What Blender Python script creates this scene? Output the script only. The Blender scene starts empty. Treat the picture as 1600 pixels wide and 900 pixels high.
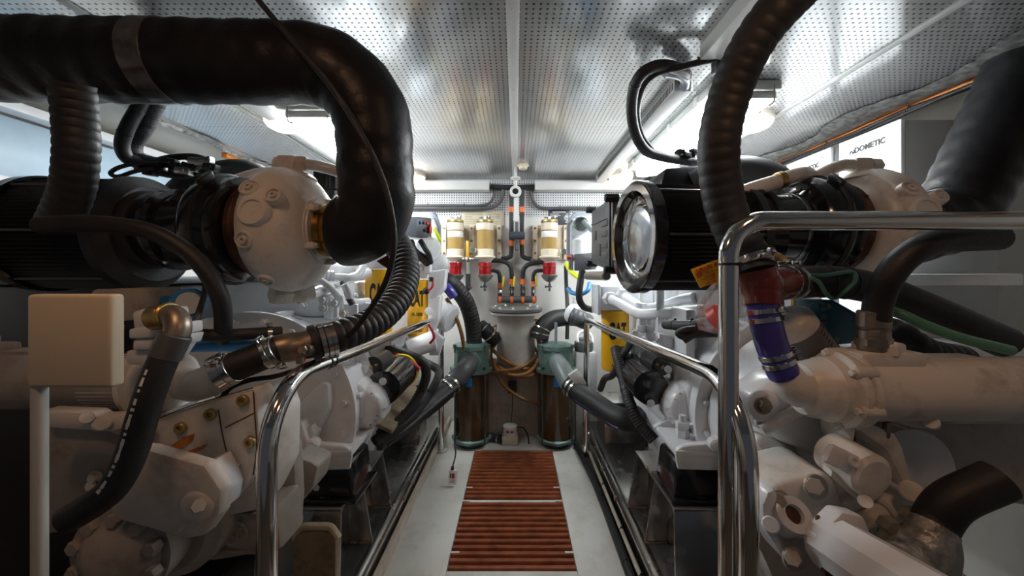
import bpy, bmesh, math, random
from mathutils import Vector as V, Matrix
random.seed(7)
PI = math.pi
SC = bpy.context.scene
COL = SC.collection

# ------------------------------------------------------------------ camera, light, exposure
CAMZ = 1.30
cd = bpy.data.cameras.new('camera'); cam = bpy.data.objects.new('camera', cd); COL.objects.link(cam)
cam.location = (0, 0, CAMZ); cam.rotation_euler = (PI/2, 0, 0)
cd.sensor_width = 36; cd.lens = 13.5; cd.shift_x = -0.00375; cd.shift_y = -0.0125
cd.clip_start = 0.02
SC.camera = cam
SC.view_settings.view_transform = 'Standard'; SC.view_settings.look = 'None'
SC.view_settings.gamma = 1; SC.view_settings.use_curve_mapping = False
SC.view_settings.exposure = 0.62
W = bpy.data.worlds.new('world'); SC.world = W; W.use_nodes = True
W.node_tree.nodes['Background'].inputs[0].default_value = (0.80, 0.87, 1.0, 1)
W.node_tree.nodes['Background'].inputs[1].default_value = 0.03
FLUO = 26.0      # emission of the fluorescent diffusers
DOME = 4.0      # emission of the dome lamps in view
DOME_ADDED = 18.0      # emission of the unseen dome lamps added for warm near light

def at(px, py, Y):
    """the point of the room seen at (px, py) of the 1600 x 900 photograph, Y metres in front of the camera"""
    return V(((px-806)*Y/600.0, Y, CAMZ-(py-430)*Y/600.0))

# ------------------------------------------------------------------ materials
MATS = {}
def mat(name, col, rough=0.5, metal=0.0, var=0.0, scale=6.0, dirt=None, dirt_amt=0.35, bump=0.0, bscale=60.0, coat=0.0, spec=0.5, rvar=0.0):
    m = bpy.data.materials.new(name); m.use_nodes = True
    nt = m.node_tree; N = nt.nodes; L = nt.links
    b = N['Principled BSDF']
    b.inputs['Base Color'].default_value = (*col, 1)
    b.inputs['Roughness'].default_value = rough; b.inputs['Metallic'].default_value = metal
    b.inputs['Coat Weight'].default_value = coat; b.inputs['Specular IOR Level'].default_value = spec
    b.inputs['Coat Roughness'].default_value = 0.08
    g = None
    if var or dirt or bump or rvar:
        g = N.new('ShaderNodeNewGeometry')
    last = None
    if var:
        n = N.new('ShaderNodeTexNoise'); n.inputs['Scale'].default_value = scale; n.inputs['Detail'].default_value = 5
        L.new(g.outputs['Position'], n.inputs['Vector'])
        r = N.new('ShaderNodeValToRGB')
        r.color_ramp.elements[0].position = 0.3; r.color_ramp.elements[1].position = 0.7
        r.color_ramp.elements[0].color = (*[max(0, c*(1-var)) for c in col], 1)
        r.color_ramp.elements[1].color = (*[min(1, c*(1+var)) for c in col], 1)
        L.new(n.outputs['Fac'], r.inputs['Fac']); last = r.outputs['Color']
    if dirt:
        n = N.new('ShaderNodeTexNoise'); n.inputs['Scale'].default_value = scale*2.3; n.inputs['Detail'].default_value = 8
        n.inputs['Roughness'].default_value = 0.65
        L.new(g.outputs['Position'], n.inputs['Vector'])
        r = N.new('ShaderNodeValToRGB')
        r.color_ramp.elements[0].position = 0.50; r.color_ramp.elements[1].position = 0.76
        r.color_ramp.elements[0].color = (0, 0, 0, 1); r.color_ramp.elements[1].color = (dirt_amt,)*3 + (1,)
        L.new(n.outputs['Fac'], r.inputs['Fac'])
        mx = N.new('ShaderNodeMix'); mx.data_type = 'RGBA'
        L.new(r.outputs['Color'], mx.inputs[0])
        if last: L.new(last, mx.inputs[6])
        else: mx.inputs[6].default_value = (*col, 1)
        mx.inputs[7].default_value = (*dirt, 1); last = mx.outputs[2]
    if last: L.new(last, b.inputs['Base Color'])
    if rvar:
        n = N.new('ShaderNodeTexNoise'); n.inputs['Scale'].default_value = scale*1.7; n.inputs['Detail'].default_value = 4
        L.new(g.outputs['Position'], n.inputs['Vector'])
        mr = N.new('ShaderNodeMapRange'); mr.inputs[3].default_value = max(0.02, rough-rvar); mr.inputs[4].default_value = min(1, rough+rvar)
        L.new(n.outputs['Fac'], mr.inputs[0]); L.new(mr.outputs[0], b.inputs['Roughness'])
    if bump:
        n = N.new('ShaderNodeTexNoise'); n.inputs['Scale'].default_value = bscale; n.inputs['Detail'].default_value = 3
        L.new(g.outputs['Position'], n.inputs['Vector'])
        bp = N.new('ShaderNodeBump'); bp.inputs['Strength'].default_value = bump; bp.inputs['Distance'].default_value = 0.01
        L.new(n.outputs['Fac'], bp.inputs['Height']); L.new(bp.outputs[0], b.inputs['Normal'])
    MATS[name] = m
    return m

def emis(name, col, strength):
    m = bpy.data.materials.new(name); m.use_nodes = True
    b = m.node_tree.nodes['Principled BSDF']
    b.inputs['Base Color'].default_value = (*col, 1); b.inputs['Emission Color'].default_value = (*col, 1)
    b.inputs['Emission Strength'].default_value = strength; b.inputs['Roughness'].default_value = 0.4
    MATS[name] = m; return m

def glassy(name, col, rough=0.05, trans=1.0, alpha=1.0):
    m = mat(name, col, rough)
    b = m.node_tree.nodes['Principled BSDF']
    b.inputs['Transmission Weight'].default_value = trans; b.inputs['Alpha'].default_value = alpha
    b.inputs['IOR'].default_value = 1.35
    return m

def perforated(name, col, axes, pitch, rough, metal, hole=0.17):
    """panel with a square grid of small dark punched holes, laid out in metres on the panel"""
    m = mat(name, col, rough, metal, var=0.03, scale=0.8, rvar=0.03)
    nt = m.node_tree; N = nt.nodes; L = nt.links; b = N['Principled BSDF']
    src = b.inputs['Base Color'].links[0].from_socket
    g = N.new('ShaderNodeNewGeometry'); sp = N.new('ShaderNodeSeparateXYZ'); L.new(g.outputs['Position'], sp.inputs[0])
    sq = []
    for a in axes:
        mu = N.new('ShaderNodeMath'); mu.operation = 'MULTIPLY'; mu.inputs[1].default_value = 1/pitch; L.new(sp.outputs[a], mu.inputs[0])
        fr = N.new('ShaderNodeMath'); fr.operation = 'FRACT'; L.new(mu.outputs[0], fr.inputs[0])
        sb = N.new('ShaderNodeMath'); sb.operation = 'SUBTRACT'; sb.inputs[1].default_value = 0.5; L.new(fr.outputs[0], sb.inputs[0])
        pw = N.new('ShaderNodeMath'); pw.operation = 'MULTIPLY'; L.new(sb.outputs[0], pw.inputs[0]); L.new(sb.outputs[0], pw.inputs[1])
        sq.append(pw)
    ad = N.new('ShaderNodeMath'); ad.operation = 'ADD'; L.new(sq[0].outputs[0], ad.inputs[0]); L.new(sq[1].outputs[0], ad.inputs[1])
    lt = N.new('ShaderNodeMath'); lt.operation = 'LESS_THAN'; lt.inputs[1].default_value = hole*hole; L.new(ad.outputs[0], lt.inputs[0])
    mx = N.new('ShaderNodeMix'); mx.data_type = 'RGBA'
    L.new(lt.outputs[0], mx.inputs[0]); L.new(src, mx.inputs[6]); mx.inputs[7].default_value = (0.012, 0.012, 0.014, 1)
    L.new(mx.outputs[2], b.inputs['Base Color'])
    inv = N.new('ShaderNodeMath'); inv.operation = 'SUBTRACT'; inv.inputs[0].default_value = 1.0; L.new(lt.outputs[0], inv.inputs[1])
    mm = N.new('ShaderNodeMath'); mm.operation = 'MULTIPLY'; mm.inputs[1].default_value = metal; L.new(inv.outputs[0], mm.inputs[0])
    L.new(mm.outputs[0], b.inputs['Metallic'])
    return m

GRIME = (0.20, 0.13, 0.08)
RUST = (0.30, 0.10, 0.025)
perforated('ceiling_panel', (0.60, 0.615, 0.62), (0, 1), 0.0225, 0.16, 0.55)
perforated('bulkhead_panel', (0.72, 0.73, 0.74), (0, 2), 0.0215, 0.40, 0.0, 0.24)
mat('white_wall', (0.74, 0.73, 0.70), 0.45, var=0.05, scale=2, dirt=(0.42, 0.36, 0.27), dirt_amt=0.35)
mat('grimy_wall', (0.55, 0.49, 0.41), 0.5, var=0.15, scale=4, dirt=GRIME, dirt_amt=0.6)
mat('floor_paint', (0.70, 0.70, 0.66), 0.38, var=0.07, scale=3, dirt=(0.36, 0.30, 0.20), dirt_amt=0.45, bump=0.05)
mat('bilge', (0.16, 0.14, 0.11), 0.6, var=0.3, scale=5)
mat('trim_white', (0.72, 0.72, 0.70), 0.35, var=0.03)
mat('trim_grey', (0.50, 0.52, 0.50), 0.35, var=0.05)
mat('white_paint', (0.72, 0.735, 0.76), 0.27, var=0.04, scale=5, dirt=(0.40, 0.36, 0.31), dirt_amt=0.30, bump=0.03, bscale=90)
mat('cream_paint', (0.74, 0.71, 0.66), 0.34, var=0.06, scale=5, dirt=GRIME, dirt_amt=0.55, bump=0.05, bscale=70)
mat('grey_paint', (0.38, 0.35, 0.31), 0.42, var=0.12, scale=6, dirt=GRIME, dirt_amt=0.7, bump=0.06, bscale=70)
mat('blue_grey_paint', (0.30, 0.33, 0.38), 0.4, var=0.06)
mat('black_rubber', (0.018, 0.018, 0.020), 0.52, var=0.25, scale=12, bump=0.12, bscale=120)
mat('black_hose', (0.022, 0.022, 0.024), 0.55, var=0.3, scale=9, bump=0.10, bscale=70)
mat('lagging', (0.012, 0.012, 0.014), 0.42, var=0.3, scale=6, bump=0.2, bscale=40, rvar=0.10, spec=0.35)
mat('black_plastic', (0.02, 0.021, 0.024), 0.33, var=0.2, scale=10)
mat('black_gloss', (0.012, 0.012, 0.015), 0.14, coat=0.4)
mat('dark_grey_plastic', (0.085, 0.088, 0.095), 0.42, var=0.1, scale=14)
mat('slate_plastic', (0.048, 0.055, 0.068), 0.4, var=0.08)
mat('chrome', (0.80, 0.79, 0.78), 0.09, 1.0, rvar=0.05, scale=14)
mat('steel_plate', (0.43, 0.42, 0.41), 0.25, 1.0, var=0.15, scale=5, rvar=0.10)
mat('dark_chrome', (0.20, 0.195, 0.19), 0.07, 1.0)
mat('dark_tape', (0.20, 0.20, 0.20), 0.22, 0.7, var=0.4, scale=25)
mat('brushed_steel', (0.60, 0.59, 0.57), 0.28, 1.0, var=0.08, scale=16)
mat('clamp_steel', (0.66, 0.65, 0.63), 0.20, 1.0, var=0.1, scale=30)
mat('old_steel', (0.33, 0.28, 0.23), 0.4, 0.9, var=0.3, scale=22, dirt=RUST, dirt_amt=0.4)
mat('brass', (0.45, 0.31, 0.11), 0.32, 0.9, var=0.3, scale=25, dirt=(0.10, 0.055, 0.02), dirt_amt=0.7)
mat('burnt_gold', (0.42, 0.24, 0.06), 0.27, 1.0, var=0.4, scale=14, dirt=(0.07, 0.03, 0.012), dirt_amt=0.8)
mat('rusty_iron', (0.10, 0.052, 0.036), 0.5, 0.5, var=0.4, scale=18, dirt=RUST, dirt_amt=0.5)
mat('bronze_green', (0.17, 0.275, 0.25), 0.45, 0.35, var=0.25, scale=18, dirt=(0.10, 0.13, 0.12), dirt_amt=0.8)
mat('dark_bronze', (0.085, 0.11, 0.105), 0.36, 0.55, var=0.25, scale=14)
mat('grey_green_pvc', (0.20, 0.24, 0.235), 0.33, var=0.1, scale=10)
mat('brown_glass', (0.075, 0.042, 0.018), 0.16, var=0.3, scale=9, coat=0.5)
mat('teak', (0.27, 0.072, 0.026), 0.38, var=0.35, scale=16, coat=0.25)
mat('wood_block', (0.25, 0.185, 0.115), 0.6, var=0.3, scale=14, dirt=(0.07, 0.05, 0.03), dirt_amt=0.6)
mat('foam_edge', (0.50, 0.42, 0.28), 0.8, var=0.2, scale=30)
mat('yellow_paint', (0.83, 0.44, 0.012), 0.30, coat=0.3)
mat('yellow_plastic', (0.80, 0.62, 0.02), 0.4)
mat('lime', (0.75, 0.85, 0.03), 0.45)
mat('black_print', (0.01, 0.01, 0.01), 0.5)
mat('white_print', (0.80, 0.80, 0.78), 0.5)
mat('red_print', (0.55, 0.03, 0.02), 0.5)
mat('orange_mark', (0.82, 0.16, 0.02), 0.45)
mat('orange_strip', (0.75, 0.24, 0.04), 0.5, var=0.2, scale=8)
mat('cream_cap', (0.78, 0.69, 0.55), 0.4, var=0.05)
mat('amber', (0.42, 0.27, 0.085), 0.22, var=0.1, scale=6, coat=0.5)
mat('olive_brass', (0.36, 0.27, 0.11), 0.35, 0.4)
mat('sediment_red', (0.30, 0.004, 0.007), 0.12, coat=0.6)
mat('bowl_metal', (0.30, 0.30, 0.29), 0.3, 0.8, var=0.1)
mat('beige_plate', (0.50, 0.42, 0.31), 0.45, var=0.08)
mat('beige_sign', (0.62, 0.57, 0.44), 0.5, var=0.04)
mat('tan_hose', (0.27, 0.12, 0.035), 0.36, var=0.25, scale=16)
mat('frp_tank', (0.50, 0.485, 0.45), 0.5, var=0.13, scale=8, dirt=(0.45, 0.30, 0.20), dirt_amt=0.5, bump=0.15, bscale=24)
mat('lid_steel', (0.15, 0.15, 0.14), 0.6, 0.0, var=0.1)
mat('blue_sticker', (0.02, 0.22, 0.62), 0.4)
mat('blue_plastic', (0.02, 0.16, 0.42), 0.35, var=0.1)
mat('blue_pipe', (0.06, 0.28, 0.62), 0.35)
mat('silicone_blue', (0.060, 0.050, 0.33), 0.24, var=0.1, coat=0.3)
mat('teal_paint', (0.015, 0.125, 0.19), 0.35, var=0.2, scale=12)
mat('red_brown_rubber', (0.13, 0.022, 0.020), 0.26, var=0.3, scale=14, coat=0.4, bump=0.2, bscale=40)
mat('red_plastic', (0.75, 0.045, 0.035), 0.35)
mat('red_wire', (0.50, 0.012, 0.03), 0.4)
mat('green_wire', (0.10, 0.30, 0.20), 0.4)
mat('cream_plastic', (0.66, 0.57, 0.42), 0.5, var=0.03)
mat('box_white', (0.84, 0.85, 0.87), 0.35)
mat('box_grey', (0.40, 0.41, 0.41), 0.45)
mat('foil', (0.34, 0.34, 0.33), 0.42, 0.55, var=0.55, scale=34, bump=0.6, bscale=60)
mat('rust', (0.42, 0.15, 0.03), 0.7, var=0.45, scale=40)
mat('hull_beige', (0.50, 0.48, 0.43), 0.5, var=0.12, scale=4)
mat('pale_blue', (0.45, 0.58, 0.68), 0.3, var=0.12, scale=5)
mat('tag_yellow', (0.86, 0.52, 0.01), 0.45)
mat('clear_case', (0.62, 0.64, 0.62), 0.3)
mat('frosted_grey', (0.42, 0.43, 0.42), 0.35, var=0.12, scale=12)
mat('grey_label', (0.17, 0.165, 0.16), 0.4, 0.2)
mat('pale_gauge', (0.75, 0.78, 0.76), 0.25, coat=0.5)
mat('lamp_rim', (0.66, 0.58, 0.50), 0.35)
mat('frost_disc', (0.20, 0.22, 0.25), 0.20, 0.5, var=0.7, scale=9, coat=0.8)
emis('fluorescent_white', (0.93, 0.98, 1.0), FLUO)
emis('dome_warm', (1.0, 0.80, 0.62), DOME)
emis('dome_added_warm', (1.0, 0.55, 0.30), DOME_ADDED)
glassy('clear_plastic', (0.93, 0.94, 0.94), 0.22, 0.75, 0.40)

# ------------------------------------------------------------------ mesh helpers
def basis(d):
    d = V(d).normalized()
    a = V((0, 0, 1)) if abs(d.z) < 0.9 else V((1, 0, 0))
    u = a.cross(d).normalized()
    return u, d.cross(u).normalized(), d

def crom(pts, k=10):
    pts = [V(p) for p in pts]
    if len(pts) < 3: return pts
    q = [pts[0]*2-pts[1]] + pts + [pts[-1]*2-pts[-2]]
    out = []
    for i in range(1, len(q)-2):
        a, b, c, d = q[i-1:i+3]
        for j in range(k):
            t = j/k
            out.append(0.5*((2*b)+(c-a)*t+(2*a-5*b+4*c-d)*t*t+(3*b-a-3*c+d)*t*t*t))
    out.append(pts[-1]); return out

def fillet(pts, r, k=8):
    """polyline with its corners rounded by radius r (a number, or one per inner corner)"""
    pts = [V(p) for p in pts]; out = [pts[0]]
    for i in range(1, len(pts)-1):
        rr = r[i-1] if isinstance(r, (list, tuple)) else r
        a = (pts[i-1]-pts[i]); b = (pts[i+1]-pts[i])
        la, lb = a.length, b.length; a.normalize(); b.normalize()
        ang = a.angle(b); cut = min(rr/math.tan(ang/2), la*0.49 if i > 1 else la*0.95, lb*0.49 if i < len(pts)-2 else lb*0.95)
        re = cut*math.tan(ang/2)
        p0 = pts[i]+a*cut
        c = pts[i]+(a+b).normalized()*(re/math.sin(ang/2))
        v0 = p0-c; v1 = pts[i]+b*cut-c
        tot = v0.angle(v1); ax = v0.cross(v1).normalized()
        for j in range(k+1):
            out.append(c+Matrix.Rotation(tot*j/k, 3, ax) @ v0)
    out.append(pts[-1]); return out

def resample(pts, step):
    pts = [V(p) for p in pts]; cum = [0]
    for a, b in zip(pts, pts[1:]): cum.append(cum[-1]+(b-a).length)
    n = max(2, int(round(cum[-1]/step))); out = []; j = 0
    for i in range(n+1):
        s = cum[-1]*i/n
        while j < len(cum)-2 and cum[j+1] < s: j += 1
        t = (s-cum[j])/max(1e-9, cum[j+1]-cum[j])
        out.append(pts[j].lerp(pts[j+1], min(1, max(0, t))))
    return out

class B:
    """collects shapes into one mesh"""
    def __init__(self): self.bm = bmesh.new()
    def _faces(self, vs, fs):
        bv = [self.bm.verts.new(v) for v in vs]
        for f in fs:
            try: self.bm.faces.new([bv[i] for i in f])
            except ValueError: pass
        return bv
    def box(self, x0, x1, y0, y1, z0, z1, bevel=0.0, seg=2):
        return self.obox(((x0+x1)/2, (y0+y1)/2, (z0+z1)/2), (abs(x1-x0), abs(y1-y0), abs(z1-z0)), None, bevel, seg)
    def obox(self, c, size, rot=None, bevel=0.0, seg=2):
        M = Matrix.Translation(V(c)) @ ((rot.to_4x4()) if rot is not None else Matrix.Identity(4)) @ Matrix.Diagonal((*size, 1))
        r = bmesh.ops.create_cube(self.bm, size=1.0, matrix=M)
        if bevel:
            es = list({e for v in r['verts'] for e in v.link_edges})
            bmesh.ops.bevel(self.bm, geom=es, offset=min(bevel, min(size)*0.49), segments=seg, affect='EDGES', profile=0.5)
        return self
    def prism(self, pts, vec, bevel=0.0, seg=2):
        """closed polygon (3-D points) extruded by vec"""
        pts = [V(p) for p in pts]; vec = V(vec); n = len(pts)
        bv = self._faces(pts+[p+vec for p in pts], [list(range(n))[::-1], list(range(n, 2*n))]+[[i, (i+1) % n, n+(i+1) % n, n+i] for i in range(n)])
        fs = list({f for v in bv for f in v.link_faces})
        bmesh.ops.recalc_face_normals(self.bm, faces=fs)
        if bevel:
            es = list({e for v in bv for e in v.link_edges})
            bmesh.ops.bevel(self.bm, geom=es, offset=bevel, segments=seg, affect='EDGES', profile=0.5)
        return self
    def pprism(self, pix, Y0, Y1, bevel=0.0, seg=2):
        return self.prism([at(x, y, Y0) for x, y in pix], (0, Y1-Y0, 0), bevel, seg)
    def lathe(self, o, d, prof, n=32, caps=True):
        """rings (distance along d, radius) around the axis through o"""
        o = V(o); u, w, d = basis(d); vs = []; fs = []
        for t, r in prof:
            for k in range(n):
                a = 2*PI*k/n; vs.append(o+d*t+(u*math.cos(a)+w*math.sin(a))*max(r, 1e-5))
        m = len(prof)
        for i in range(m-1):
            for k in range(n):
                fs.append([i*n+k, i*n+(k+1) % n, (i+1)*n+(k+1) % n, (i+1)*n+k])
        if caps: fs.append(list(range(n))[::-1]); fs.append([(m-1)*n+k for k in range(n)])
        self._faces(vs, fs); return self
    def cyl(self, a, b, r, n=24, bev=0.0, r2=None):
        a = V(a); b = V(b); L = (b-a).length; r2 = r if r2 is None else r2
        pr = [(0, r), (L, r2)] if not bev else [(0, r-bev), (bev, r), (L-bev, r2), (L, r2-bev)]
        return self.lathe(a, b-a, pr, n)
    def hexa(self, a, b, r): return self.lathe(a, V(b)-V(a), [(0, r*0.94), (0.08*(V(b)-V(a)).length, r), (0.85*(V(b)-V(a)).length, r), ((V(b)-V(a)).length, r*0.88)], 6)
    def bolt(self, p, d, r=0.012, h=0.010):
        p = V(p); d = V(d).normalized()
        self.cyl(p-d*0.002, p+d*0.003, r*1.35, 16); self.hexa(p+d*0.003, p+d*(0.003+h), r); return self
    def sweep(self, pts, r, n=16, caps=True):
        pts = [V(p) for p in pts]; m = len(pts)
        rad = r if callable(r) else None
        cum = [0]
        for a, b in zip(pts, pts[1:]): cum.append(cum[-1]+(b-a).length)
        T = [((pts[min(i+1, m-1)]-pts[max(i-1, 0)]).normalized()) for i in range(m)]
        u, w, _ = basis(T[0]); vs = []; fs = []
        for i in range(m):
            if i:
                ax = T[i-1].cross(T[i]); l = ax.length
                if l > 1e-7:
                    R = Matrix.Rotation(T[i-1].angle(T[i]), 3, ax/l); u = R @ u
                u = (u-T[i]*u.dot(T[i])).normalized()
            w = T[i].cross(u)
            rr = rad(cum[i], cum[-1]) if rad else r
            for k in range(n):
                a = 2*PI*k/n; vs.append(pts[i]+(u*math.cos(a)+w*math.sin(a))*rr)
        for i in range(m-1):
            for k in range(n): fs.append([i*n+k, i*n+(k+1) % n, (i+1)*n+(k+1) % n, (i+1)*n+k])
        if caps: fs.append(list(range(n))[::-1]); fs.append([(m-1)*n+k for k in range(n)])
        self._faces(vs, fs); return self
    def tube(self, pts, r, n=14, k=10, taper=None):
        d = crom(pts, k)
        if taper: return self.sweep(d, lambda s, t: r+(taper-r)*s/t, n)
        return self.sweep(d, r, n)
    def ribbed(self, pts, r, pitch=0.014, depth=0.07, n=20, dense=False, taper=None, sub=6):
        d = resample(pts if dense else crom(pts, 16), pitch/sub)
        return self.sweep(d, lambda s, t: (r+((taper-r)*s/t if taper else 0))*(1-depth+depth*math.sqrt(abs(math.cos(PI*s/pitch)))), n)
    def torus(self, c, d, R, r, n=40, m=10):
        u, w, d = basis(d); c = V(c)
        pts = [c+(u*math.cos(2*PI*i/n)+w*math.sin(2*PI*i/n))*R for i in range(n)]
        vs = []; fs = []
        for i in range(n):
            o = (pts[i]-c).normalized()
            for k in range(m):
                a = 2*PI*k/m; vs.append(pts[i]+(o*math.cos(a)+d*math.sin(a))*r)
        for i in range(n):
            for k in range(m): fs.append([i*m+k, i*m+(k+1) % m, ((i+1) % n)*m+(k+1) % m, ((i+1) % n)*m+k])
        self._faces(vs, fs); return self
    def ball(self, c, r, sx=1, sy=1, sz=1, n=24):
        M = Matrix.Translation(V(c)) @ Matrix.Diagonal((r*sx, r*sy, r*sz, 1))
        bmesh.ops.create_uvsphere(self.bm, u_segments=n, v_segments=n//2, radius=1, matrix=M); return self

def pieces(name, b, m, parent, gap=0.0012):
    """one object for each separate piece in b (islands that touch belong together)"""
    bm = b.bm; seen = {}; isl = []
    for v in bm.verts:
        if v in seen: continue
        st = [v]; seen[v] = len(isl); cur = []
        while st:
            q = st.pop(); cur.append(q)
            for e in q.link_edges:
                w = e.other_vert(q)
                if w not in seen: seen[w] = len(isl); st.append(w)
        isl.append(cur)
    bb = [([min(v.co[i] for v in c)-gap for i in range(3)], [max(v.co[i] for v in c)+gap for i in range(3)]) for c in isl]
    grp = list(range(len(isl)))
    def root(i):
        while grp[i] != i: i = grp[i]
        return i
    for i in range(len(isl)):
        for j in range(i):
            if all(bb[i][0][k] <= bb[j][1][k] and bb[j][0][k] <= bb[i][1][k] for k in range(3)): grp[root(i)] = root(j)
    idx = {v: root(i) for v, i in seen.items()}
    for g in sorted(set(idx.values())):
        nb = B(); mp = {}
        for f in bm.faces:
            if idx[f.verts[0]] == g:
                for v in f.verts:
                    if v not in mp: mp[v] = nb.bm.verts.new(v.co)
                try: nb.bm.faces.new([mp[v] for v in f.verts])
                except ValueError: pass
        obj(name, nb, m, parent)
    bm.free()
WORLD = {}
def _set(o, label, cat, group, kind):
    if label: o['label'] = label
    if cat: o['category'] = cat
    if group: o['group'] = group
    if kind: o['kind'] = kind
def obj(name, b, m, parent=None, label=None, cat=None, group=None, kind=None, flat=False):
    bm = b.bm
    bmesh.ops.recalc_face_normals(bm, faces=bm.faces)
    me = bpy.data.meshes.new(name)
    xs = [v.co for v in bm.verts]
    c = V([(min(v[i] for v in xs)+max(v[i] for v in xs))/2 for i in range(3)])
    for v in bm.verts: v.co -= c
    bm.to_mesh(me); bm.free()
    if not flat:
        for p in me.polygons: p.use_smooth = True
        me.set_sharp_from_angle(angle=math.radians(36))
    me.materials.append(MATS[m])
    o = bpy.data.objects.new(name, me); COL.objects.link(o)
    if parent is not None: o.parent = parent; o.location = c-WORLD[parent]
    else: o.location = c
    WORLD[o] = c
    _set(o, label, cat, group, kind); return o
def thing(name, label, cat, loc, group=None):
    o = bpy.data.objects.new(name, None); COL.objects.link(o); o.location = loc; o.empty_display_size = 0.05
    WORLD[o] = V(loc); _set(o, label, cat, group, None); return o
def dup(root, offset, label=None):
    def cp(o, par):
        c = o.copy(); COL.objects.link(c)
        if par is not None: c.parent = par
        WORLD[c] = WORLD[o]+V(offset)
        for ch in list(o.children): cp(ch, c)
        return c
    r = cp(root, None); r.location = root.location+V(offset)
    if label: r['label'] = label
    return r
def text(s, size, m, name, parent, o, xdir, ydir, thick=0.0, label=None, bend=None, sx=1.0, width=None):
    """lettering lying on a surface: o centre, xdir reading direction, ydir up; bend = radius of a round surface (o on it)"""
    cu = bpy.data.curves.new('t', 'FONT'); cu.body = s; cu.size = size; cu.align_x = 'CENTER'; cu.align_y = 'CENTER'
    cu.offset = thick; cu.extrude = 0.0008; cu.resolution_u = 3
    t = bpy.data.objects.new('t', cu); COL.objects.link(t)
    me = bpy.data.meshes.new_from_object(t.evaluated_get(bpy.context.evaluated_depsgraph_get()))
    bpy.data.objects.remove(t); bpy.data.curves.remove(cu)
    xd = V(xdir).normalized(); yd = V(ydir); yd = (yd-xd*yd.dot(xd)).normalized(); zd = xd.cross(yd); o = V(o)
    b = B(); b.bm.from_mesh(me); bpy.data.meshes.remove(me)
    if width: sx = width/(max(v.co.x for v in b.bm.verts)-min(v.co.x for v in b.bm.verts))
    if bend:   # cut the letters into narrow upright strips so that they can follow the round surface
        x0 = min(v.co.x for v in b.bm.verts); x1 = max(v.co.x for v in b.bm.verts)
        for i in range(1, 40): bmesh.ops.bisect_plane(b.bm, geom=b.bm.verts[:]+b.bm.edges[:]+b.bm.faces[:], plane_co=(x0+(x1-x0)*i/40, 0, 0), plane_no=(1, 0, 0))
    for v in b.bm.verts:
        x, y, z = v.co; x *= sx
        if bend:
            a = x/bend; v.co = o+xd*(math.sin(a)*(bend+z))+yd*y+zd*((math.cos(a)-1)*bend+z*math.cos(a)+0.001)
        else: v.co = o+xd*x+yd*y+zd*(z+0.001)
    return obj(name, b, m, parent, label, flat=True)
def clamp(parent, p, d, r, w=0.013, m='clamp_steel', screw=(0, 0, 1)):
    """worm-drive hose clamp: band and screw housing"""
    p = V(p); d = V(d).normalized(); b = B()
    b.lathe(p-d*w/2, d, [(0, r), (0.001, r+0.0022), (w-0.001, r+0.0022), (w, r)], 32)
    s = V(screw); s = (s-d*s.dot(d)).normalized(); t = d.cross(s)
    R = Matrix((t, d, s)).transposed()
    b.obox(p+s*(r+0.006), (0.024, w*1.1, 0.010), R, 0.002)
    b.hexa(p+s*(r+0.007)+t*0.011, p+s*(r+0.007)+t*0.020, 0.006)
    return obj('hose_clamp', b, m, parent)
def tiewrap(parent, p, d, r, tail=(0, 0, 1)):
    p = V(p); d = V(d).normalized(); b = B()
    b.lathe(p-d*0.003, d, [(0, r+0.0003), (0.0005, r+0.0016), (0.0055, r+0.0016), (0.006, r+0.0003)], 28)
    s = V(tail); s = (s-d*s.dot(d)).normalized()
    b.obox(p+s*(r+0.004), (0.008, 0.008, 0.008), None, 0.001)
    return obj('cable_tie', b, 'black_plastic', parent)
# ------------------------------------------------------------------ the room
CEIL = 2.15; BACK = 3.42
def struct(name, b, m, parent=None): return obj(name, b, m, parent, kind=None if parent else 'structure')
struct('ceiling', B().box(-1.93, 1.93, -1.6, BACK+0.05, CEIL, CEIL+0.03), 'ceiling_panel')
b = B().box(-2.6, 2.6, BACK, BACK+0.05, -0.3, CEIL-0.33); struct('wall_back', b, 'white_wall')
struct('wall_back_upper', B().box(-2.6, 2.6, BACK-0.004, BACK+0.046, CEIL-0.33, CEIL), 'bulkhead_panel')
struct('wall_left', B().box(-2.45, -2.40, -1.6, BACK, -0.3, 2.3), 'white_wall')
struct('wall_right', B().box(2.40, 2.45, -1.6, BACK, -0.3, 2.3), 'white_wall')
# deckhead outboard of the punched panels, a little lower, running out to the hull
struct('trim_16', B().prism([(-1.90, -1.6, 2.150), (-1.90, -1.6, 2.19), (-2.44, -1.6, 2.12), (-2.44, -1.6, 2.08)], (0, BACK+1.6, 0)), 'hull_beige')
struct('trim_17', B().prism([(1.90, -1.6, 2.150), (1.90, -1.6, 2.19), (2.44, -1.6, 2.12), (2.44, -1.6, 2.08)], (0, BACK+1.6, 0)), 'hull_beige')
# crumpled foil hanging out of the panel edges
for sgn, nm in ((-1, 'trim_1'), (1, 'trim_2')):
    rnd = random.Random(3+sgn); vs = []; fs = []; n = 150
    for i in range(n+1):
        y = -0.5+(BACK+0.5)*i/n
        w = 0.17+0.05*math.sin(i*0.21)+0.02*rnd.random() if sgn > 0 else 0.035+0.03*math.sin(i*0.3)+0.02*rnd.random()
        for j in range(5):
            t = j/4
            vs.append(V((sgn*(1.955-w*t), y, CEIL-0.004-0.018*math.sin(PI*t)-0.006*rnd.random())))
    for i in range(n):
        for j in range(4): fs.append([i*5+j, i*5+j+1, i*5+j+6, i*5+j+5])
    bb = B(); bb._faces(vs, fs); struct(nm, bb, 'foil')
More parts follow.
